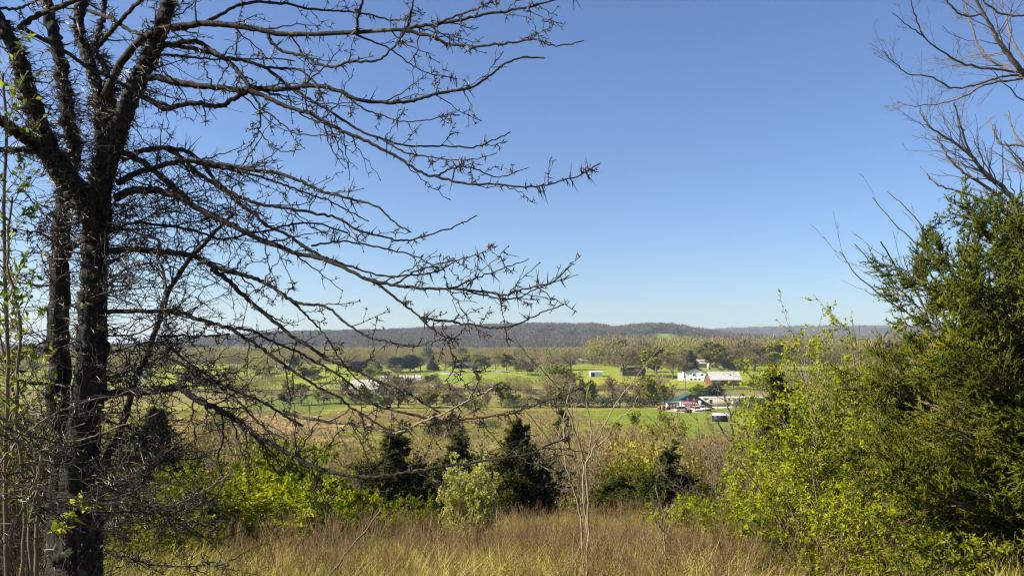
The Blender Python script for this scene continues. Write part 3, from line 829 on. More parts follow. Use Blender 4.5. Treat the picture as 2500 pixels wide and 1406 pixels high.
limb('stem', [(246, 440), (254, 370), (246, 285), (240, 215), (212, 135), (192, 60), (205, -20), (215, -110)], 32, 20, 5.2, **S_)
limb('stem', [(250, 400), (268, 300), (275, 220), (250, 150), (230, 120), (248, 60), (262, -30)], 16, 10, 5.4, **S_)
limb('branch', [(130, 395), (100, 365), (50, 330), (0, 295), (-60, 270)], 34, 24, 4.5, **S_)
limb('branch', [(95, 370), (50, 366), (0, 365), (-40, 355)], 13, 10, 4.4, **S_)
B_ = dict(twigs=6.5, thorns=13)
def br(pts, w0, w1, d1, **kw):
    a = dict(B_); a.update(kw); return limb('branch', pts, w0, w1, d1, **a)
br([(-10, 20), (40, 22), (90, 0), (140, -30)], 8, 6, 4.6)
br([(45, 68), (100, 35), (190, 0), (230, -25)], 15, 12, 4.6)
br([(45, 66), (150, 120), (215, 165), (280, 195), (350, 235), (420, 262)], 12, 8, 4.8, twigs=4)
br([(200, 20), (265, 45), (320, 75), (362, 90)], 9, 10, 4.9, twigs=4)
br([(226, 130), (260, 90), (300, 45), (345, 0), (380, -40)], 13, 9, 4.6, twigs=4)
br([(245, 262), (290, 165), (345, 97), (385, 77), (450, 62), (520, 58), (600, 66), (700, 84), (860, 80), (984, 73), (1027, 63), (1087, 57), (1180, 36), (1290, 18), (1365, -5), (1400, -20)], 27, 4, 4.1)
br([(984, 73), (1050, 88), (1085, 104), (1150, 112), (1230, 108), (1300, 98), (1360, 112), (1425, 100)], 11, 3, 3.9)
br([(1060, 62), (1110, 40), (1170, 20), (1215, -10)], 7, 4, 4.0)
br([(872, 80), (874, 42), (885, 8), (896, -30)], 8, 6, 4.2)
br([(430, 72), (498, 57), (570, 18), (615, 7), (700, 10), (758, 22), (818, 27), (900, 36), (960, 50), (1015, 38)], 13, 3, 5.4)
br([(400, 112), (460, 102), (490, 106), (528, 131), (555, 149), (579, 173), (600, 197), (608, 220)], 15, 11, 4.7)
br([(398, 106), (439, 113), (505, 128), (543, 140), (585, 146), (627, 158), (654, 170), (700, 206), (758, 245), (797, 266), (870, 314), (930, 338), (1002, 357), (1070, 356), (1150, 360), (1200, 345), (1246, 322)], 14, 3, 4.5)
br([(330, 200), (370, 188), (400, 194), (445, 203), (500, 212), (543, 214), (579, 220), (615, 215), (654, 218), (700, 218), (758, 209), (820, 220), (881, 245), (960, 251), (1014, 245), (1075, 227), (1147, 215), (1202, 181), (1226, 160), (1268, 142), (1329, 142)], 22, 4, 4.2)
br([(606, 221), (639, 233), (684, 254), (729, 270), (758, 278), (797, 299), (842, 323), (900, 348), (966, 381), (1020, 417), (1063, 432), (1135, 447), (1214, 450), (1292, 458), (1347, 447), (1413, 429), (1466, 398)], 14, 3, 4.0)
br([(330, 225), (365, 245), (400, 266), (430, 260), (480, 252), (520, 260), (549, 257), (567, 242), (603, 226)], 14, 11, 4.75)
br([(615, 230), (633, 263), (633, 320), (609, 355), (579, 373)], 7, 2, 4.7, twigs=7)
br([(633, 320), (660, 352), (690, 370), (735, 366)], 4, 2, 4.6, twigs=4)
br([(636, 264), (669, 287), (702, 314), (725, 327), (788, 331), (833, 326)], 6, 2, 4.4)
br([(400, 134), (439, 137), (520, 146), (560, 144), (624, 145), (663, 143), (720, 150)], 7, 3, 5.3)
br([(655, 85), (660, 100), (669, 110), (696, 128), (743, 137), (773, 155), (818, 164), (848, 152), (918, 148), (954, 124), (984, 85), (1000, 40), (1012, -10)], 10, 4, 4.1)
br([(654, 165), (700, 167), (735, 173), (770, 203), (782, 227), (797, 263)], 7, 4, 4.6)
br([(869, 85), (954, 121), (1002, 157), (1045, 178), (1117, 193)], 6, 2, 4.6)
br([(833, 222), (880, 262), (930, 282), (985, 298), (1060, 290), (1117, 268)], 6, 2, 4.4)
br([(1063, 432), (1100, 412), (1150, 408), (1215, 432), (1290, 410)], 6, 2, 4.3, d0=None)
br([(930, 338), (990, 372), (1060, 385), (1140, 392), (1212, 374)], 6, 2, 4.3)
br([(286, 446), (321, 428), (367, 414), (410, 400), (449, 393), (499, 394), (552, 403), (606, 414), (652, 419), (723, 437), (766, 457), (805, 473), (860, 487), (920, 505), (965, 545), (1000, 565)], 18, 4, 4.3)
br([(478, 397), (534, 409), (570, 416), (623, 428), (677, 446), (712, 458), (758, 476), (805, 490), (845, 512), (900, 540)], 9, 3, 4.6)
br([(300, 390), (346, 368), (399, 361), (449, 368), (481, 386), (506, 414), (527, 442), (559, 467), (606, 489), (659, 503), (712, 510), (766, 521), (821, 532), (881, 565), (954, 583), (1002, 586), (1063, 568), (1123, 547), (1165, 526)], 16, 3, 4.4)
br([(403, 361), (449, 389), (478, 418), (520, 446), (552, 471), (588, 499), (623, 524), (652, 553), (695, 570), (741, 599), (783, 624), (808, 634)], 10, 7, 4.7)
br([(270, 360), (345, 395), (406, 442), (449, 481), (465, 500)], 20, 14, 4.9)
br([(280, 484), (321, 466), (374, 464), (410, 473), (442, 483), (478, 506), (520, 528), (563, 549), (606, 570), (641, 588), (677, 599), (719, 617), (776, 629), (839, 653), (900, 683), (954, 695), (1002, 701), (1063, 704), (1135, 707), (1202, 716), (1232, 720), (1280, 704), (1341, 692), (1395, 647)], 24, 3, 3.9)
br([(1100, 706), (1160, 680), (1215, 660), (1290, 632)], 6, 2, 4.1)
br([(1135, 707), (1190, 722), (1260, 728), (1320, 700), (1412, 670)], 6, 2, 3.9)
br([(960, 695), (1020, 660), (1090, 640), (1150, 625), (1216, 600)], 6, 2, 4.2)
br([(808, 634), (870, 655), (930, 672), (1000, 672), (1060, 665), (1110, 640)], 7, 3, 4.6)
br([(760, 600), (840, 590), (930, 605), (1010, 625), (1075, 660)], 6, 3, 4.8)
br([(887, 677), (924, 695), (972, 732), (1014, 765), (1057, 804), (1086, 826), (1105, 864), (1124, 883), (1148, 900)], 10, 3, 4.2)
br([(1030, 775), (1060, 780), (1100, 784), (1124, 790), (1160, 793), (1189, 799), (1220, 800), (1251, 794), (1290, 780), (1330, 760), (1376, 744)], 8, 3, 4.0)
br([(1105, 864), (1108, 895), (1100, 915), (1085, 930)], 4, 2, 4.1)
br([(1086, 826), (1110, 824), (1130, 805)], 4, 3, 4.0, twigs=3)
br([(330, 540), (367, 547), (463, 560), (527, 581), (570, 581), (609, 569), (659, 563), (700, 550), (770, 545), (850, 570)], 9, 4, 5.3)
br([(262, 615), (321, 608), (374, 613), (421, 618), (463, 622), (492, 634), (520, 649), (563, 663), (606, 674), (641, 688), (677, 709), (709, 732), (748, 743), (790, 746), (836, 780), (862, 802), (908, 826), (944, 833), (987, 844), (1016, 844), (1032, 826)], 22, 3, 4.2)
br([(517, 656), (552, 681), (581, 709), (606, 730), (641, 763), (684, 796), (712, 821), (748, 842), (776, 860), (805, 880), (836, 889), (882, 910), (928, 933), (971, 949), (999, 963), (1031, 981), (1075, 1008)], 15, 5, 4.3)
br([(709, 732), (750, 772), (790, 815), (820, 860), (850, 905), (890, 940)], 8, 3, 4.5)
br([(245, 762), (339, 759), (399, 761), (446, 764), (474, 777), (520, 789), (563, 803), (591, 821), (627, 842), (670, 874), (712, 903), (755, 931), (790, 953), (828, 970), (857, 995), (889, 1013), (917, 1031), (945, 1048)], 14, 5, 4.4)
br([(563, 803), (599, 803), (634, 818), (677, 839), (723, 857), (766, 882), (819, 910), (870, 950), (930, 992), (1013, 1013), (1049, 1024)], 8, 5, 4.4)
br([(850, 960), (925, 992), (1013, 1013), (1049, 1024), (1120, 1024), (1173, 1020), (1237, 1011), (1277, 999), (1326, 981), (1369, 967), (1422, 944), (1444, 928)], 8, 3, 3.9)
br([(700, 1010), (800, 1031), (853, 1034), (907, 1045), (960, 1058), (999, 1045), (1031, 1029), (1077, 1013), (1109, 995), (1145, 976), (1191, 954), (1216, 937)], 9, 4, 3.8, mat='grey_twig')
br([(1145, 974), (1166, 935), (1158, 905)], 5, 4, 3.7, mat='grey_twig', twigs=3)
br([(245, 968), (303, 956), (374, 954), (435, 946), (463, 963), (499, 985), (534, 999), (570, 1020), (606, 1049), (634, 1070), (677, 1091), (723, 1116), (766, 1139), (812, 1152), (853, 1161), (907, 1164), (978, 1155), (1031, 1147), (1102, 1136), (1156, 1129), (1227, 1118), (1298, 1106), (1333, 1088), (1387, 1068)], 26, 3, 3.9, twigs=11)
br([(392, 835), (428, 857), (463, 889), (499, 910), (534, 935), (588, 960), (641, 981), (690, 1012), (740, 1040)], 10, 5, 4.7, twigs=11)
br([(390, 822), (414, 819), (470, 821), (520, 819), (560, 815)], 8, 4, 4.8)
br([(403, 871), (449, 892), (492, 921), (534, 942), (577, 974), (606, 1006), (648, 1045), (700, 1075)], 10, 4, 4.5, twigs=11)
br([(540, 1000), (545, 1060), (532, 1120), (545, 1180), (500, 1230), (420, 1240)], 6, 4, 4.3)
br([(310, 560), (350, 575), (390, 590), (384, 627), (396, 652), (403, 698), (403, 741), (406, 795), (417, 815)], 8, 6, 4.6, mat='grey_twig', twigs=3)
br([(640, 570), (655, 640), (662, 680), (690, 720), (714, 700)], 3, 2, 4.6, twigs=5)
br([(675, 600), (690, 640), (706, 672), (716, 700)], 3, 2, 4.5, twigs=4)
# low dead-grey limbs reaching in front of the trunk
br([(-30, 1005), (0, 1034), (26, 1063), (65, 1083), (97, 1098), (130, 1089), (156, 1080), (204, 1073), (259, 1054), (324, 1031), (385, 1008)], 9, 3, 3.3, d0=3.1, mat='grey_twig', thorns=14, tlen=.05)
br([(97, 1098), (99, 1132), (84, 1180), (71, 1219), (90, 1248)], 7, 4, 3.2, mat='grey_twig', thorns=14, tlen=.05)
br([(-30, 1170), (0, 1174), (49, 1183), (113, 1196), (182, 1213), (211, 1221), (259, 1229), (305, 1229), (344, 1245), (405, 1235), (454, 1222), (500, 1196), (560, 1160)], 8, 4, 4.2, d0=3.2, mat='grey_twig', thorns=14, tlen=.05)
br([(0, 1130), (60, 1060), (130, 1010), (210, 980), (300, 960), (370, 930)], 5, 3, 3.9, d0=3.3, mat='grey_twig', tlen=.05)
# snarl of thorny twigs low on the trunk
for px0, py0, px1, py1, w in [(230, 700, 420, 640, 6), (240, 820, 470, 720, 6), (238, 870, 420, 830, 6), (235, 1020, 430, 1100, 7), (230, 1100, 480, 1120, 6), (240, 1180, 470, 1300, 6), (240, 1250, 520, 1330, 6),
                              (215, 1330, 560, 1380, 5), (140, 700, 20, 640, 7), (140, 820, 10, 880, 7), (140, 930, 0, 900, 7), (130, 1050, 0, 1120, 6), (150, 600, 30, 560, 7), (150, 560, 60, 470, 6), (250, 560, 420, 500, 6), (240, 660, 380, 560, 6), (235, 920, 380, 880, 6), (262, 1110, 430, 1000, 7), (250, 1190, 330, 1110, 7)]:
    mx, my = (px0 + px1) / 2 + rng.normal(0, 18), (py0 + py1) / 2 + rng.normal(0, 18)
    br([(px0, py0), (mx, my), (px1, py1)], w, 2.5, 5.0 + rng.uniform(-.7, .5), twigs=9, thorns=14, twl=(.1, .4))
for _ in range(34):
    a0 = SAMP[0] if rng.uniform() < .6 else SAMP[1]
    a1 = a0[rng.integers(0, len(a0))]
    if not 420 < a1[1] < 1330: continue
    L_ = rng.uniform(120, 380); t_ = rng.normal(0, .55); sg = 1 if rng.uniform() < .68 else -1
    if sg < 0: L_ *= .5
    br([(a1[0], a1[1]), (a1[0] + sg * L_ * .5, a1[1] + L_ * .5 * math.sin(t_) + rng.normal(0, 15)), (a1[0] + sg * L_, a1[1] + L_ * math.sin(t_) + rng.normal(0, 25))], rng.uniform(4, 7), 2.2, 5.0 + rng.uniform(-.8, .6), twigs=9, thorns=12, twl=(.1, .4))
# the slim second stem leaning beside the trunk
limb('stem', [(236, 1640), (240, 1400), (246, 1200), (264, 1106), (286, 1070), (310, 999), (332, 921), (353, 885), (374, 821), (390, 780), (406, 723), (424, 691), (449, 652), (470, 624), (499, 595), (531, 560), (570, 520)], 30, 8, 5.6, 5.2, k=10, twigs=7, thorns=14, t0=.3)

# dense tufts of branched thorns sheathing the trunk and stems
th = MB()
allp = np.concatenate(SAMP[:5])
for _ in range(1500):
    a = allp[rng.integers(0, len(allp))]
    if a[1] < -150 or a[1] > 1460: continue
    wgt = .75 if 200 < a[1] < 760 else .35
    if rng.uniform() > wgt: continue
    c = P(a[0], a[1], a[2]); az = rng.uniform(0, 6.283); out = np.array([math.cos(az), math.sin(az), rng.normal(0, .3)]); out /= np.linalg.norm(out)
    q = c + out * a[3] * .9
    m = int(rng.integers(3, 7))
    d = nrm(out[None] + rng.normal(0, .55, (m, 3))); L = rng.uniform(.03, .13, m) * rng.uniform(.6, 1.3)
    th.add(*cones(np.repeat(q[None], m, 0), d, L, .0042, 4))
    j = rng.integers(0, m, 4)
    th.add(*cones(q + d[j] * (L[j] * .35)[:, None], nrm(d[j] * .4 + rng.normal(0, .7, (4, 3))), L[j] * .5, .0040, 3))
# fine dead twigs snarled about the trunk and the lower limbs
tw = MB()
for a0, m_, l_ in [(SAMP[0], 220, .6), (SAMP[1], 150, .55), (SAMP[2], 60, .4)] + [(s__, 20, .45) for s__ in SAMP[3:] if s__[0, 0] < 480 and s__[:, 1].mean() > 350]:
    j = rng.integers(0, len(a0), m_); j = j[(a0[j, 1] > 120) & (a0[j, 1] < 1460) & (a0[j, 0] < 620)]
    if not len(j): continue
    q = np.array([P(*a0[k][:3]) for k in j]); d = nrm(rng.normal(0, 1, (len(j), 3)) * [1, 1, .55] + [.25, 0, 0])
    base_ = np.stack([q, q + d * rng.uniform(.25, 1.1, (len(j), 1)) * l_ * .2], 1)
    A, AR = grow(base_, np.full((len(j), 2), .004), 1, .3, .9, (0, 25), 6, 10, .004, .14, .9, .0022, zig=.3, lmin=.12, lmax=l_, fall=.2)
    B, BR = grow(A, AR, 3, .2, .95, (25, 70), .45, 6, .004, .14, .8, .0018, zig=.3, lmin=.04)
    tw.add(*tubes(A, AR, 3)); tw.add(*tubes(B, BR, 3))
    q, T, i, t = sample_chain(A, 3); spikes(th, q, T, 1, .05, .003)
tw.build('twigs', M['locust_twig'], locust, LOC)
o = th.build('thorns', M['thorn'], locust, LOC); o["label"] = 'dense clusters of long brown thorns on trunk and stems'

# ------------------------------------------------------------------ leafy vines and saplings at the left edge
def twiggy(name, pts_list, mat, label, cat, d, twig=(4, 3), tl=(.1, .4), leaf=None, ls=.05, nl=3, k=5, ang=(20, 50), up=.05, gb_=None, zig=.08, rmin=.0025, ratio=.3, rr=.5):
    """a plant traced as a few stems, with twigs and perhaps leaves; each stem is a part"""
    base = np.array(P(*pts_list[0][0][0][:2], d)); base[2] = gz(base[0], base[1])
    root = thing(name, base, label, cat, gb_)
    tw = MB(); lb = MB()
    for pts, w0, w1, d1 in pts_list:
        p2 = np.array(pts, float); n = max(8, 5 * len(p2))
        t = np.linspace(0, 1, len(p2))
        rr_ = smooth_path(np.c_[p2, d + (d1 - d) * t, w0 + (w1 - w0) * t], n)
        c = np.array([P(a, b_, e) for a, b_, e, _ in rr_]); R = rr_[:, 3] * .5 * rr_[:, 2] / F
        c[1:-1] += rng.normal(0, .003 * d / 5, c[1:-1].shape)
        m = MB(); m.add(*tubes(c[None], R[None], k)); m.build('stem', M[mat], root, base, smooth=True)
        Lm = np.linalg.norm(np.diff(c, axis=0), axis=1).sum()
        A, AR = grow(c[None], R[None], max(1, int(Lm * twig[0])), .2, 1, ang, ratio, 7, up, .08, rr, rmin, zig=zig, lmin=tl[0], lmax=tl[1])
        B, BR = grow(A, AR, twig[1], .2, 1, ang, .45, 5, up, .1, .6, rmin * .8, zig=zig)
        tw.add(*tubes(A, AR, 3)); tw.add(*tubes(B, BR, 3))
        C, CR = grow(B, BR, 2, .2, 1, ang, .5, 4, up, .12, .7, rmin * .7, zig=zig)
        tw.add(*tubes(C, CR, 3))
        if leaf:
            for ch in (A, B):
                q, T, i, t2 = sample_chain(ch, nl); s = ls * rng.uniform(.5, 1.3, len(i))
                lb.add(*leaves(q, nrm(T * .4 + rng.normal(0, .6, T.shape)), s, s * .5), np.repeat(rng.uniform(0, 1, len(i)), 4))
    tw.build('twigs', M[mat], root, base)
    if leaf: lb.build('leaves', M[leaf], root, base)
    return root

twiggy('leafy_vine', [([(20, 1500), (12, 1200), (18, 900), (10, 600), (14, 300), (8, 180)], 12, 6, 4.6), ([(45, 1500), (60, 1250), (40, 1000), (50, 800), (20, 640), (30, 480)], 10, 5, 4.5), ([(90, 1500), (70, 1300), (95, 1150), (30, 950), (0, 820)], 9, 5, 4.9)],
       'brown_twig', 'green leafy vine climbing the left edge beside the thorny trunk', 'vine', 4.7, (9, 3), (.1, .3), 'vine_leaf', .05, 3)
twiggy('sprouting_twig', [([(160, 1330), (158, 1290), (165, 1262), (190, 1240), (225, 1245)], 5, 3, 3.9), ([(160, 1330), (140, 1290), (148, 1262), (140, 1285)], 4, 2.5, 3.9)], 'grey_twig', 'small twig of fresh yellow green leaves before the thorny trunk', 'twig', 3.9, (12, 1), (.03, .09), 'spring_leaf', .07, 3)
for pts, lab in [([(0, 1500), (22, 1330), (10, 1180), (30, 1050)], 'slender dark stem at the bottom corner below the vine'), ([(95, 1500), (88, 1340), (92, 1200), (70, 1090)], 'slender dark stem rising beside the thorny trunk foot')]:
    twiggy('bare_sapling', [(pts, 13, 6, 5.6)], 'brown_twig', lab, 'sapling', 5.6, (5, 2), (.15, .6), 'vine_leaf', .05, 1)

# pale saplings standing in the weeds
twiggy('pale_sapling', [([(1436, 1520), (1434, 1406), (1437, 1250), (1432, 1170), (1432, 1130), (1450, 1095), (1475, 1040), (1505, 985), (1545, 930), (1590, 875), (1616, 830)], 6.2, 1.4, 7.2), ([(1432, 1140), (1420, 1100), (1400, 1040), (1370, 960), (1330, 910), (1290, 870), (1255, 820)], 4.5, 2, 7.0),
       ([(1434, 1300), (1424, 1200), (1424, 1130), (1412, 1070), (1405, 990)], 5, 2, 7.6), ([(1432, 1130), (1445, 1060), (1432, 980), (1440, 930)], 4, 2, 7.3), ([(1455, 1090), (1490, 1060), (1500, 1030), (1540, 1000), (1560, 960)], 3.5, 2, 6.9)],
       'pale_twig', 'tall pale bare sapling forking above the brown weeds', 'sapling', 7.4, (2.2, 2), (.08, .3), ang=(15, 40), up=.08)
twiggy('pale_sapling', [([(1424, 1480), (1422, 1330), (1412, 1230), (1385, 1150), (1376, 1100), (1376, 1030), (1350, 1000), (1335, 975)], 6, 2, 8.4), ([(1376, 1060), (1380, 1000), (1395, 940)], 4, 2, 8.3), ([(1400, 1190), (1370, 1130), (1330, 1060), (1270, 985)], 3.5, 2, 8.0)],
       'pale_twig', 'thin pale bare sapling curving left behind the tallest one', 'sapling', 8.3, (2.4, 2), (.12, .45), ang=(15, 45), up=.06)
twiggy('pale_sapling', [([(1626, 1500), (1626, 1406), (1622, 1300), (1624, 1262), (1612, 1230), (1600, 1190)], 5.5, 2, 7.6), ([(1622, 1300), (1600, 1270), (1590, 1240)], 4, 2, 7.5), ([(1624, 1262), (1640, 1238), (1652, 1218)], 4, 2, 7.7)],
       'pale_twig', 'short pale sapling with a three pronged top in the weeds', 'sapling', 7.6, (3, 2), (.08, .3), ang=(15, 45), up=.05)
st = MB(); a_, b_ = P(790, 1420, 7.5), P(932, 1242, 8.6)
c_ = np.linspace(a_, b_, 10); c_[1:-1] += rng.normal(0, .006, (8, 3)); st.add(*tubes(c_[None], np.linspace(.011, .007, 10)[None], 6))
tag(st.build('leaning_stick', M['brown_twig'], smooth=True), 'straight dead brown stick leaning across the weeds', 'stick')

# bare trees at the upper right
twiggy('bare_tree', [([(2600, 1300), (2580, 900), (2560, 600), (2540, 350), (2505, 190), (2491, 171), (2448, 117), (2420, 64), (2380, 0), (2350, -60)], 26, 3, 10.5), ([(2520, 186), (2500, 185), (2444, 188), (2373, 210), (2320, 213), (2277, 188), (2220, 181), (2185, 156), (2153, 124)], 7, 1.6, 10.2), ([(2520, 188), (2409, 206), (2356, 235), (2302, 251), (2231, 260), (2192, 249)], 6, 1.6, 11.4),
       ([(2510, 180), (2427, 169), (2356, 156), (2302, 128), (2256, 92), (2220, 64), (2178, 32)], 6.5, 1.6, 10.6), ([(2510, 160), (2473, 100), (2455, 36), (2437, -20)], 6, 3, 11.6), ([(2520, 45), (2500, 39), (2444, 34), (2398, 0), (2370, -30)], 6, 3, 10.6), ([(2400, 36), (2356, 39), (2327, 21), (2306, -5)], 5, 3, 10.5), ([(2256, 92), (2235, 40), (2222, -5)], 4, 2, 10.5), ([(2460, 170), (2400, 130), (2370, 60), (2355, 0)], 6, 3, 11.5)],
       'bare_bark', 'bare branching tree reaching in at the upper right corner', 'tree', 11.0, (5, 3), (.2, .9), ang=(20, 55), up=.03, k=6, rmin=.0030, zig=.16, rr=.3)
twiggy('bare_tree', [([(2560, 1300), (2540, 800), (2500, 560), (2462, 473), (2409, 427), (2373, 384), (2320, 341), (2267, 309), (2245, 270)], 18, 2, 12.2), ([(2500, 540), (2441, 480), (2373, 434), (2331, 402), (2302, 363), (2288, 335)], 9, 3, 12.4), ([(2373, 384), (2356, 341), (2338, 284), (2330, 250)], 6, 3, 12), ([(2540, 380), (2500, 356), (2444, 352), (2423, 309), (2408, 288)], 8, 3, 12.9), ([(2500, 540), (2427, 498), (2356, 473), (2292, 452), (2263, 423)], 7, 3, 12.6), ([(2540, 400), (2480, 330), (2460, 270)], 6, 3, 13)],
       'bare_bark', 'fine twigged grey tree behind the top of the tall cedar', 'tree', 12.4, (5, 3), (.2, .9), ang=(20, 55), up=.03, k=5, rmin=.0030, zig=.16, rr=.35)
twiggy('bare_shrub', [([(2330, 1300), (2300, 900), (2243, 789), (2177, 738), (2097, 679), (2050, 614)], 6, 2, 9.3), ([(2330, 1300), (2290, 850), (2192, 701), (2141, 657), (2086, 595)], 5, 2, 9.4), ([(2340, 1300), (2380, 750), (2316, 650), (2265, 614), (2192, 555), (2130, 482)], 6, 2, 9.6), ([(2340, 1300), (2350, 720), (2280, 592), (2214, 511), (2166, 468)], 5, 2, 9.8), ([(2330, 1300), (2270, 800), (2180, 640), (2150, 590)], 6, 3, 9.2)],
       'bare_bark', 'long bare whips rising leftwards out of the tall cedar', 'shrub', 9.5, (1.0, 1), (.2, .6), ang=(10, 30), up=.04)

# ------------------------------------------------------------------ tall cedar on the right
cx, cd = 2612, 7.6
cb_ = P(cx, 800, cd); cb_[2] = gz(cb_[0], cb_[1])
Hc = (CZ - (500 - HOR) / F * cd) - cb_[2]
def envc(h):
    return float(np.interp(h, [0, .1, .28, .45, .61, .77, .9, 1], [1.9, 2.1, 2.02, 1.9, 1.7, 1.35, .75, .08]))
tall = thing('red_cedar', cb_, 'tall spreading olive green cedar filling the right edge', 'cedar tree')
tp, tr = trunk_chain(Hc, .11, 10, .015, .02)
t_ = MB(); t_.add(*tubes(tp, tr, 12)); t_.build('trunk', M['cedar_bark'], tall, smooth=True)
def bough_pair(L, n2, n3, ns):
    """one upswept bough along +X with its feathery sprays"""
    S = 9; B = np.zeros((1, S, 3)); d = np.array([[1.0, 0, 0]])
    for k in range(1, S):
        B[:, k] = B[:, k - 1] + d * L / (S - 1); d = nrm(d + rng.normal(0, .07, d.shape) + np.array([0, 0, .035]))
    BR = np.linspace(.013, .003, S)[None] * (L + .3)
    C, CR = grow(B, BR, n2, .08, 1, (28, 62), .42, 6, .05, .10, .5, .0028, fall=.45, lmin=.12)
    D, DR = grow(C, CR, n3, .1, 1, (25, 55), .42, 5, .06, .12, .6, .0024, fall=.3, lmin=.07)
    bb = MB(); bb.add(*tubes(B, BR, 5)); bb.add(*tubes(C, CR, 3)); bb.add(*tubes(D, DR, 3))
    fb = MB(); tC = rng.beta(2, 2, n2)
    for ch, tt, n in ((D, np.repeat(tC, n3), ns), (C, tC, ns)):
        q, T, i, t = sample_chain(ch, n)
        dd = nrm(T * .8 + rng.normal(0, .55, T.shape) + np.array([0, 0, .15]))
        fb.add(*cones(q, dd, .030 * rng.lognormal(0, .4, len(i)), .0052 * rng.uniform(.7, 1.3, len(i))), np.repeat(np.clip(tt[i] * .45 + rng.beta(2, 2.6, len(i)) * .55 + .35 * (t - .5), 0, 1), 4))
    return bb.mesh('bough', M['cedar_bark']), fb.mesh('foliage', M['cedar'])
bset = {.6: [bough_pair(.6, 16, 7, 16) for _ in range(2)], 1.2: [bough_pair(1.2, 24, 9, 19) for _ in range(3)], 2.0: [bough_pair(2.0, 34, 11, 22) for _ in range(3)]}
nb_ = 165
hs = np.sort(rng.beta(1.0, 1.55, nb_)) * .96 + .02
for k, h in enumerate(hs):
    L = envc(h) * rng.uniform(.5, 1.06); c = min(bset, key=lambda v: abs(math.log(v / L))); s = L / c
    ms = bset[c][int(rng.integers(len(bset[c])))]
    f = h * 9; j = min(int(f), 8); pos = tp[0, j] * (1 - (f - j)) + tp[0, j + 1] * (f - j)
    el = math.radians(rng.uniform(4, 30) + 32 * h)
    o = bpy.data.objects.new('bough', ms[0]); COL.objects.link(o); o.parent = tall; o.location = tuple(pos)
    o.rotation_euler = (rng.uniform(-.4, .4), -el, k * 2.39996 + rng.normal(0, .25)); o.scale = (s, s, s)
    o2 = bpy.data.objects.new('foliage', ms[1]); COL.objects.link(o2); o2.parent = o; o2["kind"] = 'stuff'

# ------------------------------------------------------------------ leafy bushes in front of it
def put(name, meshes, names, px, d, label, cat, group=None, rz=0, scale=(1, 1, 1), dz=0):
    b0 = P(px, 800, d); b0[2] = gz(b0[0], b0[1]) + dz
    return stand(name, meshes, names, b0, label, cat, group, rz, scale)
def height_to(px, d, top):
    b0 = P(px, 800, d); return (CZ - (top - HOR) / F * d) - gz(b0[0], b0[1])
H = height_to(1890, 10.5, 800) * 1.0
put('leafy_bush', bush_meshes(H, 1.6, 50, 11, 5, 10, .052, M['pale_twig'], M['spring_leaf'], up=.05, r=.013, wig=.11, arch=.10), ('stems', 'leaves'), 2062, 10.5, 'bright yellow green leafy bush beside the tall cedar', 'bush')
H = height_to(2080, 11.0, 700) * 1.05
put('leafy_bush', bush_meshes(H, 1.7, 20, 7, 3, 5, .058, M['brown_twig'], M['spring_leaf'], up=.16, r=.018, wig=.06), ('stems', 'leaves'), 2120, 11.2, 'tall upright bush with sparse leaf tips against the sky', 'bush')
H = height_to(1900, 12, 1090)
put('leafy_bush', bush_meshes(H, 2.3, 36, 10, 5, 10, .052, M['brown_twig'], M['spring_leaf'], up=.03, r=.014, wig=.13, arch=.12), ('stems', 'leaves'), 1905, 12.0, 'low sprawling yellow green bush left of the bright bush', 'bush')
H = height_to(2010, 8.6, 1010)
put('leafy_bush', bush_meshes(H, 2.0, 30, 9, 5, 8, .046, M['brown_twig'], M['spring_leaf'], up=.03, r=.012, wig=.13, arch=.12), ('stems', 'leaves'), 2015, 8.6, 'yellow green bush under the lower boughs of the tall cedar', 'bush')

# ------------------------------------------------------------------ cedars and shrubs beyond the weeds
def envs(h): return float(np.interp(h, [0, .08, .3, .6, .85, 1], [.40, .46, .34, .18, .09, .05]))
kinds = [cedar_meshes(3.4, lambda h: envs(h) * 3.4, 95, 11, 6, 5, .10, .020, M['dark_cedar'], (20, 45)) for _ in range(3)]
CED = [(965, 28, 1040, 190, 0, 'broad dark cedar behind the low sweeping thorn branch'), (1112, 31, 1058, 120, 1, 'slim dark cedar between the two broad ones'), (1255, 26, 1030, 165, 2, 'tall dark cedar right of the cream leaved shrub'),
       (1632, 26, 1085, 150, 0, 'pointed dark cedar beside the short sapling'), (1497, 29, 1165, 135, 1, 'low rounded brownish cedar right of the tallest sapling'), (1712, 25, 1185, 130, 2, 'low dark cedar in front of the sprawling bush'),
       (1063, 150, 1008, 36, 2, 'small dark cedar standing alone in the meadow, left of a pair'), (1106, 152, 1004, 42, 0, 'small dark cedar standing alone in the meadow, right of a pair'), (1376, 95, 1000, 60, 1, 'lone dark cedar at the meadow edge behind the saplings'),
       (380, 34, 1000, 170, 2, 'dark cedar half hidden behind the thorny trunk'), (815, 25, 1160, 120, 0, 'low brownish cedar left of the broad dark cedar'), (1905, 34, 905, 120, 1, 'rusty cedar behind the bright leafy bush'), (150, 30, 1010, 170, 1, 'dark cedar behind the leafy vine'), (1330, 26.5, 1190, 60, 1, 'narrow dark cedar seedling at the foot of the tall dark cedar')]
for px, d, top, wpx, kn, lab in CED:
    h_0, w_0 = dims(kinds[kn]); Hn = height_to(px, d, top) * 3.4 / h_0; wn_ = wpx / F * d / w_0
    put('red_cedar', kinds[kn], ('trunk', 'boughs', 'foliage'), px, d, lab, 'cedar tree', 'cedars beyond the weeds', rng.uniform(0, 6), (wn_, wn_, Hn / 3.4))
ol = bush_meshes(2.0, 1.5, 46, 9, 2, 14, .05, M['pale_twig'], M['olive_leaf'], up=.30, r=.012, wig=.05, leafw=.5)
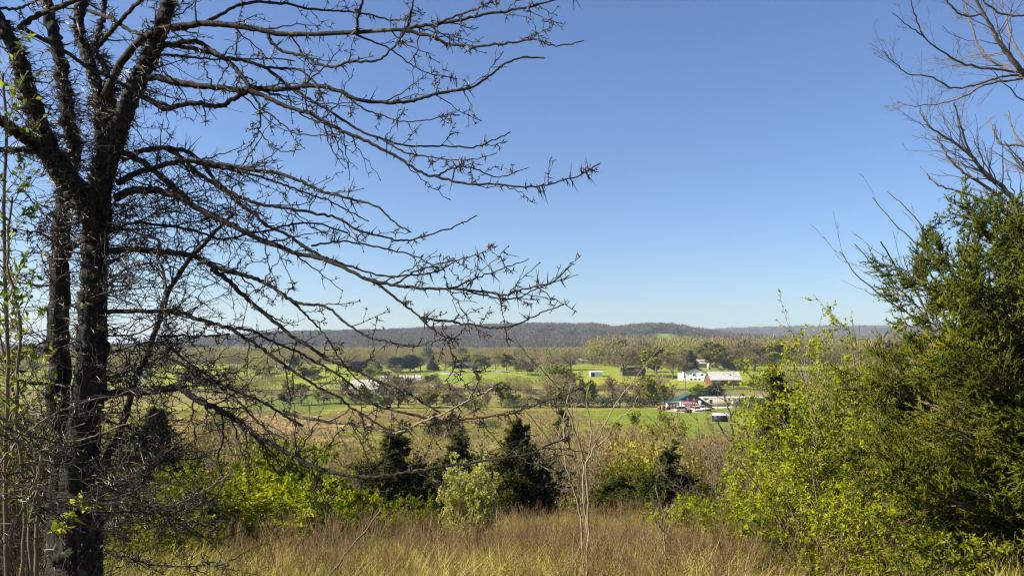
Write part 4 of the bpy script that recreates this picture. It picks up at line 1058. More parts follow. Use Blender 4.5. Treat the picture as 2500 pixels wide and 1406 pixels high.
Hn = height_to(1150, 17, 1115); put('cream_shrub', ol, ('stems', 'leaves'), 1150, 17, 'cream leaved upright shrub in front of the dark cedars', 'shrub', None, 0, (.95, .95, Hn / 1.85))
gk_ = [bush_meshes(2.0, 2.2, 26, 9, 5, 6, .085, M['brown_twig'], M['green_leaf'], up=.06, r=.012, wig=.12, arch=.08) for _ in range(2)]
bk_ = [bush_meshes(2.6, 2.4, 20, 10, 7, 0, 0, M['brown_twig'], None, up=.06, r=.014, wig=.12, rm=.005) for _ in range(2)]
yk_ = [bush_meshes(2.0, 2.2, 30, 9, 5, 6, .085, M['brown_twig'], M['spring_leaf'], up=.05, r=.012, wig=.12, arch=.10) for _ in range(2)]
pk_ = [bush_meshes(2.6, 2.4, 16, 8, 6, 0, 0, M['pale_twig'], None, up=.06, r=.012, wig=.12, rm=.008)]
SH = [('g', 0, 455, 13.5, 1150, 190, 'yellow green bush right of the thorny trunk'), ('g', 1, 650, 19, 1070, 210, 'green bush under the lowest sweeping thorn branch'), ('g', 0, 560, 16, 1190, 200, 'low green bush between two taller green bushes'), ('g', 1, 750, 20, 1150, 150, 'green bush left of the low brownish cedar'),
      ('g', 1, 880, 19, 1185, 150, 'green bush at the foot of the broad dark cedar'), ('g', 0, 1700, 20, 1200, 100, 'green bush at the foot of the low dark cedar'), ('g', 0, 60, 12, 1000, 280, 'shady green bush behind the leafy vine'), ('g', 1, 300, 15, 1160, 200, 'shady green bush behind the thorny trunk foot'), ('g', 0, 1020, 17.5, 1210, 130, 'low green bush left of the cream leaved shrub'),
      ('b', 0, 520, 40, 990, 260, 'bare brown brush beside the tan meadow'), ('p', 0, 640, 26, 850, 260, 'pale bare shrub behind the thorn branches'), ('b', 1, 1330, 32, 1060, 180, 'bare brown shrub behind the tall dark cedar'), ('b', 0, 1440, 40, 1040, 150, 'bare grey shrub behind the tallest sapling'),
      ('p', 0, 1380, 60, 1005, 90, 'tuft of pale bare stems at the meadow edge'), ('g', 1, 1860, 10.2, 1215, 200, 'low green growth under the bright leafy bush'), ('b', 1, 1990, 9.4, 1230, 220, 'dark bare tangle beneath the leafy bushes'), ('g', 1, 2230, 7.0, 1290, 260, 'green undergrowth below the tall cedar'), ('b', 0, 720, 24, 1010, 220, 'bare twiggy shrub behind the green bushes'),
      ('g', 1, -20, 8.5, 1080, 260, 'dark green bush at the bottom left corner'), ('b', 1, 90, 7.5, 960, 320, 'bare brown tangle behind the leafy vine'), ('g', 0, 400, 11, 1230, 240, 'low yellow green bush before the dark cedar by the trunk'), ('g', 0, 690, 15.5, 1215, 190, 'low yellow green bush under the thorn branch'),
      ('y', 0, 590, 13, 1185, 260, 'bright yellow green bush nearest the weeds'), ('g', 1, 420, 12.5, 1170, 240, 'green bush beside the second stem'), ('y', 1, 680, 16, 1150, 220, 'large yellow green bush under the low thorn branch'), ('y', 0, 860, 18, 1215, 130, 'low yellow green bush before the broad dark cedar'), ('y', 1, 780, 17, 1200, 170, 'bright yellow green bush left of the broad cedar'), ('g', 0, 480, 16, 1120, 200, 'tall green bush near the second stem'), ('y', 1, 690, 22, 1090, 160, 'fresh green bush under the thorn branch'), ('y', 0, 1660, 18, 1215, 120, 'bright green bush at the pointed cedar foot'), ('b', 0, 1560, 34, 1080, 200, 'bare brown shrub behind the pointed cedar'), ('g', 1, 1580, 30, 1130, 130, 'green bush left of the pointed cedar'), ('b', 1, 1780, 24, 1050, 220, 'bare twiggy shrub behind the sprawling bush')]
fk_ = [bush_meshes(3.6, 3.8, 16, 9, 7, 0, 0, M['far_twig'], None, up=.05, r=.03, wig=.13, rm=.013) for _ in range(3)]
dk_ = [bush_meshes(3.6, 3.4, 22, 8, 6, 0, 0, M['locust_twig'], None, up=.02, r=.022, wig=.16, rm=.0055, arch=.05) for _ in range(2)]
fg_ = [bush_meshes(3.6, 3.4, 14, 9, 6, 4, .17, M['far_twig'], M['bud'], up=.06, r=.03, wig=.12, rm=.011) for _ in range(2)]
SLOPE = [('k', 40, 6.2, 900, 200, 'dark twiggy tangle in front of the leafy vine'), ('k', 130, 6.0, 1020, 260, 'dark twiggy tangle behind the thorny trunk foot'), ('f', 1345, 62, 1030, 120, 'bare brown thicket shrub at the meadow edge behind the tall dark cedar'), ('f', 1420, 52, 1070, 150, 'bare brown thicket shrub behind the tallest sapling stem'), ('v', 1490, 48, 1075, 120, 'budding shrub behind the low rounded cedar'), ('f', 1530, 78, 1045, 120, 'bare thicket shrub at the near edge of the green field'), ('v', 1605, 92, 1000, 105, 'thin yellow green tree on the slope before the workshop'), ('f', 1665, 70, 1050, 150, 'pinkish bare thicket shrub below the workshop yard'), ('f', 1735, 62, 1055, 150, 'bare thicket shrub beside the dead tree'),
         ('v', 1580, 45, 1125, 110, 'budding shrub left of the pointed cedar top'), ('f', 1690, 42, 1100, 160, 'bare thicket shrub right of the pointed cedar top'), ('v', 1765, 40, 1095, 150, 'budding shrub left of the sprawling bush'), ('f', 1460, 85, 1040, 90, 'small bare shrub at the corner of the green field'), ('v', 1640, 75, 1095, 100, 'budding shrub between two bare thicket shrubs'), ('f', 470, 60, 1010, 150, 'bare brown thicket shrub before the tan meadow'), ('v', 330, 50, 1010, 170, 'budding shrub behind the second stem'), ('f', 620, 48, 1060, 140, 'bare brown shrub at the lower edge of the tan meadow'), ('v', 60, 45, 960, 200, 'budding shrub far behind the leafy vine'), ('v', 540, 75, 990, 110, 'budding shrub at the left end of the tan meadow')]
for kd, px, d, top, wpx, lab in SLOPE:
    ms = dk_[int(rng.integers(2))] if kd == 'k' else fk_[int(rng.integers(3))] if kd == 'f' else fg_[int(rng.integers(2))]
    h_0, w_0 = dims(ms); sw = wpx / F * d / w_0
    put('bare_shrub' if kd in 'fk' else 'budding_shrub', ms, ('stems', 'leaves'), px, d, lab, 'shrub', 'shrubs on the slope', rng.uniform(0, 6), (sw, sw, height_to(px, d, top) / h_0))
for kd, i, px, d, top, wpx, lab in SH:
    ms, nm = {'y': (yk_[i % 2], ('stems', 'leaves')), 'g': (gk_[i % 2], ('stems', 'leaves')), 'b': (bk_[i % 2], ('stems',)), 'p': (pk_[0], ('stems',))}[kd]
    h0, w0 = dims(ms)
    Hn = height_to(px, d, top); sw = wpx / F * d / w0
    put('green_bush' if kd in 'gy' else 'bare_shrub', ms, nm, px, d, lab, 'bush' if kd in 'gy' else 'shrub', 'shrubs beyond the weeds', rng.uniform(0, 6), (sw, sw, Hn / h0))

# ------------------------------------------------------------------ buildings of the valley
M['white_wall'] = plain('white_wall', (.74, .75, .76), .6, .06, 1.2)
M['white_paint'] = plain('white_paint', (.66, .66, .64), .5, .05, 2)
M['cream_wall'] = plain('cream_wall', (.38, .31, .25), .7, .10, 1.0)
M['grey_wall'] = plain('grey_wall', (.09, .09, .10), .7, .15, 1.5)
M['slate_wall'] = plain('slate_wall', (.30, .31, .33), .7, .15, 1.5)
M['green_roof'] = plain('green_roof', (.022, .085, .060), .4, .12, 1.5)
M['dark_roof'] = plain('dark_roof', (.055, .055, .06), .8, .2, 2)
M['brown_roof'] = plain('brown_roof', (.11, .085, .07), .8, .2, 2)
M['red'] = plain('red_paint', (.26, .05, .045), .6, .2, 2)
M['barn_red'] = plain('barn_red', (.14, .05, .038), .8, .3, 1.3)
M['dull_red'] = plain('dull_red_roof', (.32, .13, .11), .6, .2, 2)
M['tin'] = plain('tin_roof', (.50, .49, .475), .45, .10, .9, metal=.15)
M['old_tin'] = plain('weathered_tin', (.40, .38, .35), .5, .16, .8, metal=.1)
M['poly'] = plain('greenhouse_film', (.82, .83, .84), .35, .05, 1.0, spec=.5)
M['glass'] = plain('window_glass', (.025, .03, .035), .08, .1, 1, spec=.6)
M['dark'] = plain('dark_opening', (.02, .02, .022), .8, .2, 2)
M['wood'] = plain('weathered_wood', (.17, .13, .10), .85, .3, 3)
M['tyre'] = plain('tyre_rubber', (.02, .02, .02), .8, .1, 5)
M['blue'] = plain('blue_tarp', (.05, .13, .36), .5, .2, 2)
M['rust'] = plain('rusty_metal', (.22, .09, .05), .8, .4, 4)
M['car_white'] = plain('car_paint', (.62, .63, .64), .25, .03, 2, spec=.5)
M['gravel'] = plain('gravel_drive', (.42, .34, .25), .95, .2, 1.2)

def part(root, nm, mat, fn, label=None):
    mb = MB(); fn(mb); o = mb.build(nm, M[mat], root)
    if label: o["label"] = label
    return o
def window(root, x, z, w, h, y=0.0, axis='y', frame='white_paint'):
    """window let into the front wall at y (or a side wall at x=y when axis is 'x')"""
    def fr(mb):
        t = .09
        for a, b2, c, d in ((x - w / 2 - t, x + w / 2 + t, z - h / 2 - t, z - h / 2), (x - w / 2 - t, x + w / 2 + t, z + h / 2, z + h / 2 + t), (x - w / 2 - t, x - w / 2, z - h / 2, z + h / 2), (x + w / 2, x + w / 2 + t, z - h / 2, z + h / 2), (x - .03, x + .03, z - h / 2, z + h / 2)):
            box(mb, a, b2, y - .08, y - .005, c, d) if axis == 'y' else box(mb, y - .08, y - .005, a, b2, c, d)
    f = part(root, 'window', frame, fr)
    pn = MB()
    if axis == 'y': box(pn, x - w / 2, x + w / 2, y - .045, y - .006, z - h / 2, z + h / 2)
    else: box(pn, y - .045, y - .006, x - w / 2, x + w / 2, z - h / 2, z + h / 2)
    pn.build('pane', M['glass'], f)
    return f
def gable_y(root, x0, x1, y0, y1, he, hp, wall, roof, ov=.35, th=.14, xm=None):
    """gable end towards the viewer, ridge running away"""
    xm = (x0 + x1) / 2 if xm is None else xm
    w = part(root, 'wall', wall, lambda mb: extrude_y(mb, [(x0, -.3), (x1, -.3), (x1, he), (xm, hp), (x0, he)], y0, y1))
    sl_ = (hp - he) / (xm - x0); sr_ = (hp - he) / (x1 - xm)
    part(root, 'roof', roof, lambda mb: (extrude_y(mb, [(x0 - ov, he - ov * sl_ + .02), (xm, hp + .02), (xm, hp + .02 + th), (x0 - ov, he - ov * sl_ + .02 + th)], y0 - ov, y1 + ov),
                                         extrude_y(mb, [(xm + .002, hp + .02), (x1 + ov, he - ov * sr_ + .02), (x1 + ov, he - ov * sr_ + .02 + th), (xm + .002, hp + .02 + th)], y0 - ov, y1 + ov)))
    return w
def gable_x(root, x0, x1, y0, y1, he, hp, wall, roof, ov=.35, th=.14, ribs=0):
    """long side towards the viewer, ridge running across"""
    ym = (y0 + y1) / 2
    part(root, 'wall', wall, lambda mb: extrude_x(mb, [(y0, -.3), (y0, he), (ym, hp), (y1, he), (y1, -.3)], x0, x1))
    s1 = (hp - he) / (ym - y0)
    r = part(root, 'roof', roof, lambda mb: (extrude_x(mb, [(y0 - ov, he - ov * s1 + .02), (y0 - ov, he - ov * s1 + .02 + th), (ym, hp + .02 + th), (ym, hp + .02)], x0 - ov, x1 + ov),
                                             extrude_x(mb, [(y1 + ov, he - ov * s1 + .02), (ym + .002, hp + .02), (ym + .002, hp + .02 + th), (y1 + ov, he - ov * s1 + .02 + th)], x0 - ov, x1 + ov)))
    for k in range(ribs):
        xx = x0 + (k + .5) * (x1 - x0) / ribs
        m = MB(); extrude_x(m, [(y0 - ov, he - ov * s1 + .03 + th), (y0 - ov, he - ov * s1 + .10 + th), (ym, hp + .10 + th), (ym, hp + .03 + th)], xx - .08, xx + .08); m.build('roof_rib', M[roof], r)
    return r
def site(px, py): return gp(px, py)

# green roofed workshop
s_ = site(1686, 998.5)
w = thing('workshop', s_, 'dark gabled workshop with green roof and red garage door', 'workshop', None, math.radians(-6))
gable_y(w, -3.2, 3.3, 0, 9, 2.9, 4.5, 'grey_wall', 'green_roof', .45)
part(w, 'lower_wall', 'white_wall', lambda mb: (box(mb, -3.22, -2.6, -.03, -.004, 0, 2.9)))
part(w, 'lower_wall', 'white_wall', lambda mb: box(mb, 2.3, 3.28, -.03, -.004, 0, 2.6))
part(w, 'wall', 'white_wall', lambda mb: extrude_y(mb, [(-7.0, -.3), (-3.22, -.3), (-3.22, 2.75), (-7.0, 2.0)], .4, 8))
part(w, 'roof', 'green_roof', lambda mb: extrude_y(mb, [(-7.4, 1.95), (-3.2, 2.79), (-3.2, 3.0), (-7.4, 2.15)], .1, 8.4), 'low green lean-to roof')
d_ = part(w, 'garage_door', 'red', lambda mb: box(mb, -.9, 2.2, -.05, -.004, 0, 2.3))
for k in range(6): part(d_, 'pane', 'white_paint', lambda mb: box(mb, -.75 + k * .5, -.40 + k * .5, -.07, -.052, 1.65, 1.95))
for k in range(4): part(w, 'barn_door', 'wood', lambda mb: box(mb, -6.8 + k * .88, -5.97 + k * .88, .33, .396, 0, 1.85))
for a_ in (-.9, .9):
    part(w, 'wall_ornament', 'white_paint', lambda mb: extrude_y(mb, [(a_ - .45, 2.75), (a_ + .45, 2.75), (a_ + .12, 3.35), (a_, 3.6), (a_ - .12, 3.35)], -.06, -.004))
# white hut in front
s2 = site(1676, 1000.5)
w = thing('hut', s2, 'small white hut with dull red roof before the workshop', 'hut', None, math.radians(-4))
part(w, 'wall', 'white_wall', lambda mb: box(mb, -1.05, 1.05, 0, 2, -.2, 1.75))
part(w, 'roof', 'dull_red', lambda mb: extrude_x(mb, [(-.2, 1.77), (-.2, 1.85), (1.0, 2.55), (2.2, 1.85), (2.2, 1.77)], -1.2, 1.2))
window(w, -.15, 1.15, .5, .55)

def car(px, py, rz, label, paint, name='parked_car', cat='car', L=4.4, Wd=1.75, truck=False):
    w = thing(name, site(px, py), label, cat, None, rz)
    zc, zt = .82, 1.42
    def body(mb):
        extrude_y(mb, [(-L / 2, .35), (L / 2, .35), (L / 2 + .05, .6), (L / 2 - .1, .78), (L / 2 - 1.2, zc + .04), (-L / 2 + .6, zc + .06), (-L / 2, .78)], -Wd / 2, Wd / 2)
    part(w, 'body', paint, body)
    a, c = (-.4, .9) if truck else (-1.6, 1.0)
    part(w, 'cabin', 'glass', lambda mb: extrude_y(mb, [(a - .3, zc), (c + .4, zc), (c - .3, zt), (a + .25, zt)], -Wd / 2 + .1, Wd / 2 - .1))
    part(w, 'roof', paint, lambda mb: extrude_y(mb, [(a + .2, zt + .003), (c - .28, zt + .003), (c - .5, zt + .07), (a + .4, zt + .07)], -Wd / 2 + .12, Wd / 2 - .12))
    for sx in (-L / 2 + .8, L / 2 - .85):
        for sy in (-1, 1):
            def wh(mb):
                an = np.linspace(0, 6.283, 13)[:-1]; extrude_y(mb, [(sx + .33 * math.cos(t), .33 + .33 * math.sin(t)) for t in an], sy * (Wd / 2 - .1) - .11, sy * (Wd / 2 - .1) + .13)
            wl = part(w, 'wheel', 'tyre', wh)
            part(wl, 'rim', 'tin', lambda mb: extrude_y(mb, [(sx + .18 * math.cos(t), .33 + .18 * math.sin(t)) for t in np.linspace(0, 6.283, 9)[:-1]], sy * (Wd / 2 + .035) - .02, sy * (Wd / 2 + .035) + .01))
    for sy in (-.55, .55):
        part(w, 'headlight', 'white_paint', lambda mb: box(mb, L / 2 - .02, L / 2 + .06, sy - .18, sy + .18, .58, .72))
    return w
car(1700, 1003.5, math.radians(-80), 'white car facing the camera before the red garage door', 'car_white')
car(1713, 1001.5, math.radians(-60), 'white pickup at the right corner of the workshop', 'car_white', 'pickup_truck', 'truck', truck=True)
car(1664, 1003.8, math.radians(12), 'low pale car parked left of the white hut', 'car_white', L=4.0)
w = thing('lawn_tractor', site(1680, 1007), 'small red tractor standing in front of the white hut', 'tractor', None, .5)
part(w, 'hood', 'red', lambda mb: box(mb, -.1, 1.0, -.3, .3, .45, .95)); part(w, 'seat', 'dark', lambda mb: (box(mb, -.7, -.25, -.28, .28, .6, .72), box(mb, -.8, -.7, -.28, .28, .6, 1.15)))
part(w, 'chassis', 'rust', lambda mb: box(mb, -.8, .9, -.25, .25, .3, .448))
for a_, r_ in ((-.55, .42), (.7, .27)):
    for sy in (-.45, .45): part(w, 'wheel', 'tyre', lambda mb: extrude_y(mb, [(a_ + r_ * math.cos(t), r_ + r_ * math.sin(t)) for t in np.linspace(0, 6.283, 13)[:-1]], sy - .1, sy + .1))
w = thing('awning', site(1702, 1000), 'bright red awning over the garage front', 'awning')
part(w, 'canopy', 'red', lambda mb: extrude_x(mb, [(-1.0, 1.35), (-1.0, 1.42), (.9, 1.85), (.9, 1.78)], -.7, .7))
for sx in (-.6, .6): part(w, 'post', 'white_paint', lambda mb: box(mb, sx - .04, sx + .04, -.95, -.87, 0, 1.35))
w = thing('junk_pile', site(1621, 1001), 'heap of rusty scrap left of the workshop', 'junk pile')
for k in range(9):
    a_ = rng.uniform(-1.5, 1.5); h_ = rng.uniform(.3, 1.3)
    part(w, 'scrap', ['rust', 'dull_red', 'dark', 'wood'][k % 4], lambda mb: box(mb, a_ - .4, a_ + .4, rng.uniform(-.6, 0), rng.uniform(.2, .8), 0, h_))
w = thing('utility_trailer', site(1731, 1003), 'flat pale utility trailer beside the mobile home', 'trailer', None, .05)
part(w, 'bed', 'cream_wall', lambda mb: box(mb, -1.2, 1.2, -.8, .8, .5, .85)); part(w, 'rail', 'wood', lambda mb: (box(mb, -1.2, 1.2, .75, .8, .853, 1.3), box(mb, -1.9, -1.203, -.05, .05, .5, .58)))
for sy in (-.9, .9): part(w, 'wheel', 'tyre', lambda mb: extrude_y(mb, [(.1 + .32 * math.cos(t), .32 + .32 * math.sin(t)) for t in np.linspace(0, 6.283, 13)[:-1]], sy - .1, sy + .1))
dv = MB(); dp = np.array([site(a_, b2) for a_, b2 in ((1625, 1003), (1668, 1008), (1722, 1005.5), (1720, 999.5), (1628, 999))])
dp[:, 2] += .04; dv.add(np.vstack([dp.mean(0), dp]), [(0, k + 1, (k + 1) % 5 + 1) for k in range(5)])
tag(dv.build('drive', M['gravel']), 'pale gravel yard before the workshop', kind='structure')
# mobile home
w = thing('mobile_home', site(1790, 997), 'long cream mobile home beside the workshop', 'mobile home', None, math.radians(3))
part(w, 'wall', 'cream_wall', lambda mb: box(mb, -9.2, 9.2, 0, 4.3, .62, 3.1))
part(w, 'roof', 'tin', lambda mb: extrude_x(mb, [(-.25, 3.102), (-.25, 3.25), (2.1, 3.6), (4.5, 3.25), (4.5, 3.102)], -9.4, 9.4))
part(w, 'skirting', 'white_paint', lambda mb: box(mb, -9.15, 9.15, .05, 4.2, -.2, .616))
for k in range(27): part(w, 'batten', 'cream_wall', lambda mb: box(mb, -9.1 + k * .7, -9.03 + k * .7, -.035, -.003, .63, 3.08))
for x_, w_, h_ in ((-6.9, .8, 1.1), (2.1, .9, 1.2), (4.1, 1.1, .9), (7.2, .7, .6)): window(w, x_, 2.15, w_, h_, -.036)
part(w, 'door', 'white_paint', lambda mb: box(mb, -.5, .4, -.08, -.037, .65, 2.65))
part(w, 'steps', 'wood', lambda mb: [box(mb, -.7, .6, -.3 * (k + 1) - .1, -.3 * k - .1, -.1, .55 - .18 * k) for k in range(3)])
part(w, 'railing', 'white_paint', lambda mb: [box(mb, -1.4 + k * .25, -1.36 + k * .25, -1.06, -1.02, -.1, .95) for k in range(11)] + [box(mb, -1.4, 1.15, -1.07, -1.01, .952, 1.0)])
w = thing('tarp_shed', site(1762, 1030), 'low dark shed with white roof and blue side on the lawn', 'shed', None, math.radians(14))
part(w, 'wall', 'dark', lambda mb: box(mb, -1.5, 1.7, 0, 2.2, -.2, 1.5)); part(w, 'side_tarp', 'blue', lambda mb: box(mb, -1.6, -1.25, -.06, -.005, 0, 1.2))
part(w, 'roof', 'white_paint', lambda mb: extrude_x(mb, [(-.2, 1.52), (-.2, 1.6), (1.1, 2.15), (2.4, 1.6), (2.4, 1.52)], -1.7, 1.9))
# white house
w = thing('house', site(1700, 930.5), 'two storey white gabled house below the spruce', 'house', None, math.radians(-9))
gable_y(w, -5.2, 5.2, 0, 10, 4.2, 5.7, 'white_wall', 'dark_roof', .5)
for x_ in (-1.0, 2.6): window(w, x_, 3.1, 1.3, .95)
for x_ in (-2.6, -.6, 1.4): window(w, x_, .9, 1.1, .6)
part(w, 'porch', 'white_paint', lambda mb: (box(mb, 3.3, 4.0, -1.6, -.01, 0, 2.6), box(mb, 4.0, 6.6, -1.4, -.01, -.2, 1.6)))
part(w, 'lean_to_roof', 'dark_roof', lambda mb: extrude_y(mb, [(5.22, 2.1), (8.2, 1.6), (8.2, 1.75), (5.22, 2.4)], 0, 8))
part(w, 'lean_to_wall', 'slate_wall', lambda mb: box(mb, 5.25, 7.8, .6, 7.6, -.3, 1.6))
part(w, 'side_wing', 'white_wall', lambda mb: box(mb, -8.4, -5.21, 2, 8, -.3, 3.6))
part(w, 'chimney', 'white_paint', lambda mb: (box(mb, -6.6, -5.7, .9, 1.9, -.3, 4.4), box(mb, -7.3, -5.3, .6, 1.99, -.3, 1.4)))
# red barn
w = thing('barn', site(1773, 941.5), 'red barn with shining corrugated metal roof', 'barn', None, math.radians(2))
gable_x(w, -6.8, 6.8, 0, 10, 2.7, 6.0, 'barn_red', 'tin', .4, ribs=16)
part(w, 'end_boards', 'wood', lambda mb: box(mb, -6.83, -5.6, -.06, -.005, 0, 2.85)); part(w, 'barn_door', 'dark', lambda mb: box(mb, -2.6, -1.0, -.06, -.005, 0, 2.2))
# grey barn and greenhouse on the left
w = thing('barn', site(885, 964), 'pale grey barn with broad tin roof behind the thorn branches', 'barn', None, math.radians(-12))
gable_x(w, -5.6, 5.6, 0, 9, 2.4, 5.6, 'slate_wall', 'old_tin', .4, ribs=9)
part(w, 'wall_board', 'white_wall', lambda mb: box(mb, -5.4, 5.4, -.05, -.004, 1.0, 2.2)); part(w, 'barn_door', 'dark', lambda mb: box(mb, 1.5, 3.6, -.09, -.053, 0, 2.1))
w = thing('small_shed', site(868, 948), 'small pale shed behind the grey barn roof', 'shed'); gable_x(w, -2.2, 2.2, 0, 3, 2.2, 3.1, 'white_wall', 'tin', .25)
w = thing('greenhouse', site(978, 936), 'long white tunnel greenhouse with ribbed plastic cover', 'greenhouse', None, math.radians(9))
def arc(r, h, n=10): return [(4 - r * math.cos(t), h * math.sin(t) + .9) for t in np.linspace(0, math.pi, n)]
for k in range(10):
    part(w, 'cover_panel', 'poly', lambda mb: extrude_x(mb, arc(4, 2.7), -9.4 + k * 1.88, -9.4 + k * 1.88 + 1.80))
    part(w, 'rib', 'poly', lambda mb: extrude_x(mb, arc(4.07, 2.78), -9.4 + k * 1.88 + 1.802, -9.4 + k * 1.88 + 1.878))
part(w, 'side_curtain', 'dark', lambda mb: box(mb, -9.4, 9.4, .05, 7.95, -.3, .896))
# far houses
def low_house(px, py, W_, he, hp, wall, roof, label, name='house', rz=0, dp_=7, wins=3):
    w = thing(name, site(px, py), label, name if name in ('house', 'shed') else 'house', None, rz)
    gable_x(w, -W_ / 2, W_ / 2, 0, dp_, he, hp, wall, roof, .4)
    for k in range(wins): window(w, -W_ / 2 + (k + .6) * W_ / (wins + .2), he * .55, 1.1, he * .36)
    return w
low_house(1135, 900.5, 16, 2.3, 3.9, 'brown_roof', 'dark_roof', 'long dark ranch house below the woods', wins=5)
low_house(1456, 919, 6.2, 2.4, 3.0, 'white_wall', 'tin', 'low white shed with dark open bay', 'shed', wins=0)
w = bpy.data.objects['shed']; part(w, 'open_bay', 'dark', lambda mb: box(mb, -2.9, -.9, -.06, -.005, 0, 2.0))
low_house(1548, 918, 12, 2.4, 4.6, 'brown_roof', 'brown_roof', 'brown roofed house under the big bare tree')
low_house(1424, 887, 11, 2.6, 4.0, 'white_wall', 'old_tin', 'far white house by the pale driveway')
low_house(1712, 897, 9, 2.8, 5.2, 'slate_wall', 'old_tin', 'grey roofed house right of the spruce')
low_house(1744, 899, 6, 2.5, 4.0, 'white_wall', 'dark_roof', 'small white house among the trees behind the barn', wins=2)
low_house(1793, 900, 12, 2.4, 3.8, 'slate_wall', 'dark_roof', 'dark roofed low house right of the small white house')
low_house(690, 905, 8, 2.5, 4.2, 'white_wall', 'old_tin', 'far pale house seen through the thorn branches')
low_house(320, 918, 12, 2.4, 3.6, 'white_wall', 'tin', 'far white building beside the thorny trunk')
for px, py, W_, lab in ((1102, 913, 12.5, 'low white garden frames on the lawn below the ranch house'), (1222, 908.5, 10, 'low pale garden frames right of the ranch house')):
    w = thing('garden_frame', site(px, py), lab, 'garden frame', None, .05)
    part(w, 'frame', 'slate_wall', lambda mb: box(mb, -W_ / 2, W_ / 2, 0, 4, -.2, .4))
    part(w, 'cover', 'old_tin', lambda mb: extrude_x(mb, [(-.1, .41), (2, .85), (4.1, .41)], -W_ / 2 - .1, W_ / 2 + .1))
for px, py, h_, lab in ((1012, 952, 9, 'thin utility pole beside the tunnel greenhouse'), (1814, 904, 7, 'pale utility pole right of the dark roofed house'), (1673, 957, 7, 'pale post left of the yellow green tree by the workshop'), (1735, 934, 8, 'thin pole at the left end of the red barn')):
    w = thing('utility_pole', site(px, py), lab, 'pole')
    part(w, 'pole', 'wood', lambda mb: mb.add(*tubes(np.array([[[0, 0, -.3], [0, 0, h_ * .5], [0, 0, h_]]]), np.array([[.16, .14, .11]]), 8)))
    part(w, 'crossarm', 'wood', lambda mb: box(mb, -.9, .9, -.06, .06, h_ - .8, h_ - .65))
w = thing('fence', site(1046, 925), 'dark paddock fence running back from the greenhouse', 'fence')
f0, f1 = site(1028, 930) - site(1046, 925), site(1068, 914) - site(1046, 925)
for k in range(10):
    c = f0 + (f1 - f0) * k / 9; part(w, 'post', 'wood', lambda mb: box(mb, c[0] - .08, c[0] + .08, c[1] - .08, c[1] + .08, c[2] - .2, c[2] + 1.25))
for z_ in (.5, 1.0):
    part(w, 'rail', 'wood', lambda mb: mb.add(*tubes(np.array([[f0 + [0, -.1, z_], (f0 + f1) / 2 + [0, -.1, z_], f1 + [0, -.1, z_]]]), np.full((1, 3), .06), 4)))

# ------------------------------------------------------------------ trees of the valley
bareK = [tree_meshes(15, 15, .055, (18, 9, 7, 4), M['bare_bark'], M['far_twig'], t0=.12) for _ in range(3)]
lowK = [tree_meshes(8, 10, .050, (18, 9, 8, 3), M['bare_bark'], M['far_twig'], t0=.08, ang=(30, 75)) for _ in range(2)]
budK = [tree_meshes(14, 14, .05, (17, 9, 7, 0), M['bare_bark'], M['far_twig'], M['bud'], 5, .75, t0=.18) for _ in range(3)]
wilK = [tree_meshes(9, 10, .035, (16, 9, 7, 0), M['bare_bark'], M['far_twig'], M['willow'], 6, .50, t0=.15) for _ in range(2)]
sprK = [pine_meshes(9, 6.2, 900, M['far_pine'], True)]
pinK = [pine_meshes(11, 7.5, 800, M['far_pine'], False) for _ in range(2)]
slimK = [tree_meshes(9, 6.0, .042, (16, 8, 6, 3), M['bare_bark'], M['far_twig'], t0=.10, ang=(20, 50), up=.12) for _ in range(3)]
M['bank_leaf'] = leafmat('bank_leaf', [(0, (.025, .04, .012)), (.5, (.055, .075, .018)), (1, (.11, .12, .02))], .2, .8, .1, rand=True)
shbK = [leafy_clump(2.6, 3.2, 700, M['bank_leaf'], .35).mesh('foliage', M['bank_leaf']) for _ in range(2)]
KN = {'bare': (bareK, 15, 14, ('trunk', 'crown'), 'bare_tree'), 'low': (lowK, 8, 9, ('trunk', 'crown'), 'bare_tree'), 'bud': (budK, 14, 13, ('trunk', 'crown', 'leaves'), 'budding_tree'), 'wil': (wilK, 9, 9, ('trunk', 'crown', 'leaves'), 'leafy_tree'),
      'spr': (sprK, 9, 6.2, ('trunk', 'crown'), 'spruce_tree'), 'pin': (pinK, 11, 7.5, ('trunk', 'crown'), 'pine_tree'), 'slim': (slimK, 9, 5.5, ('trunk', 'crown'), 'bare_tree')}
def vt(kind, px, base, top, wpx, label, group=None):
    ms, h0, w0, nm, name = KN[kind]
    b0 = site(px, base) if base < 1062 else None
    d = b0[1]; Hn = (base - top) / F * d; Wn = wpx / F * d
    mm_ = ms[int(rng.integers(len(ms)))]; h0, w0 = dims(mm_)
    stand(name, mm_, nm, b0, label, 'tree', group, rng.uniform(0, 6.28), (Wn / w0, Wn / w0, Hn / h0))
G1 = 'trees around the valley houses'
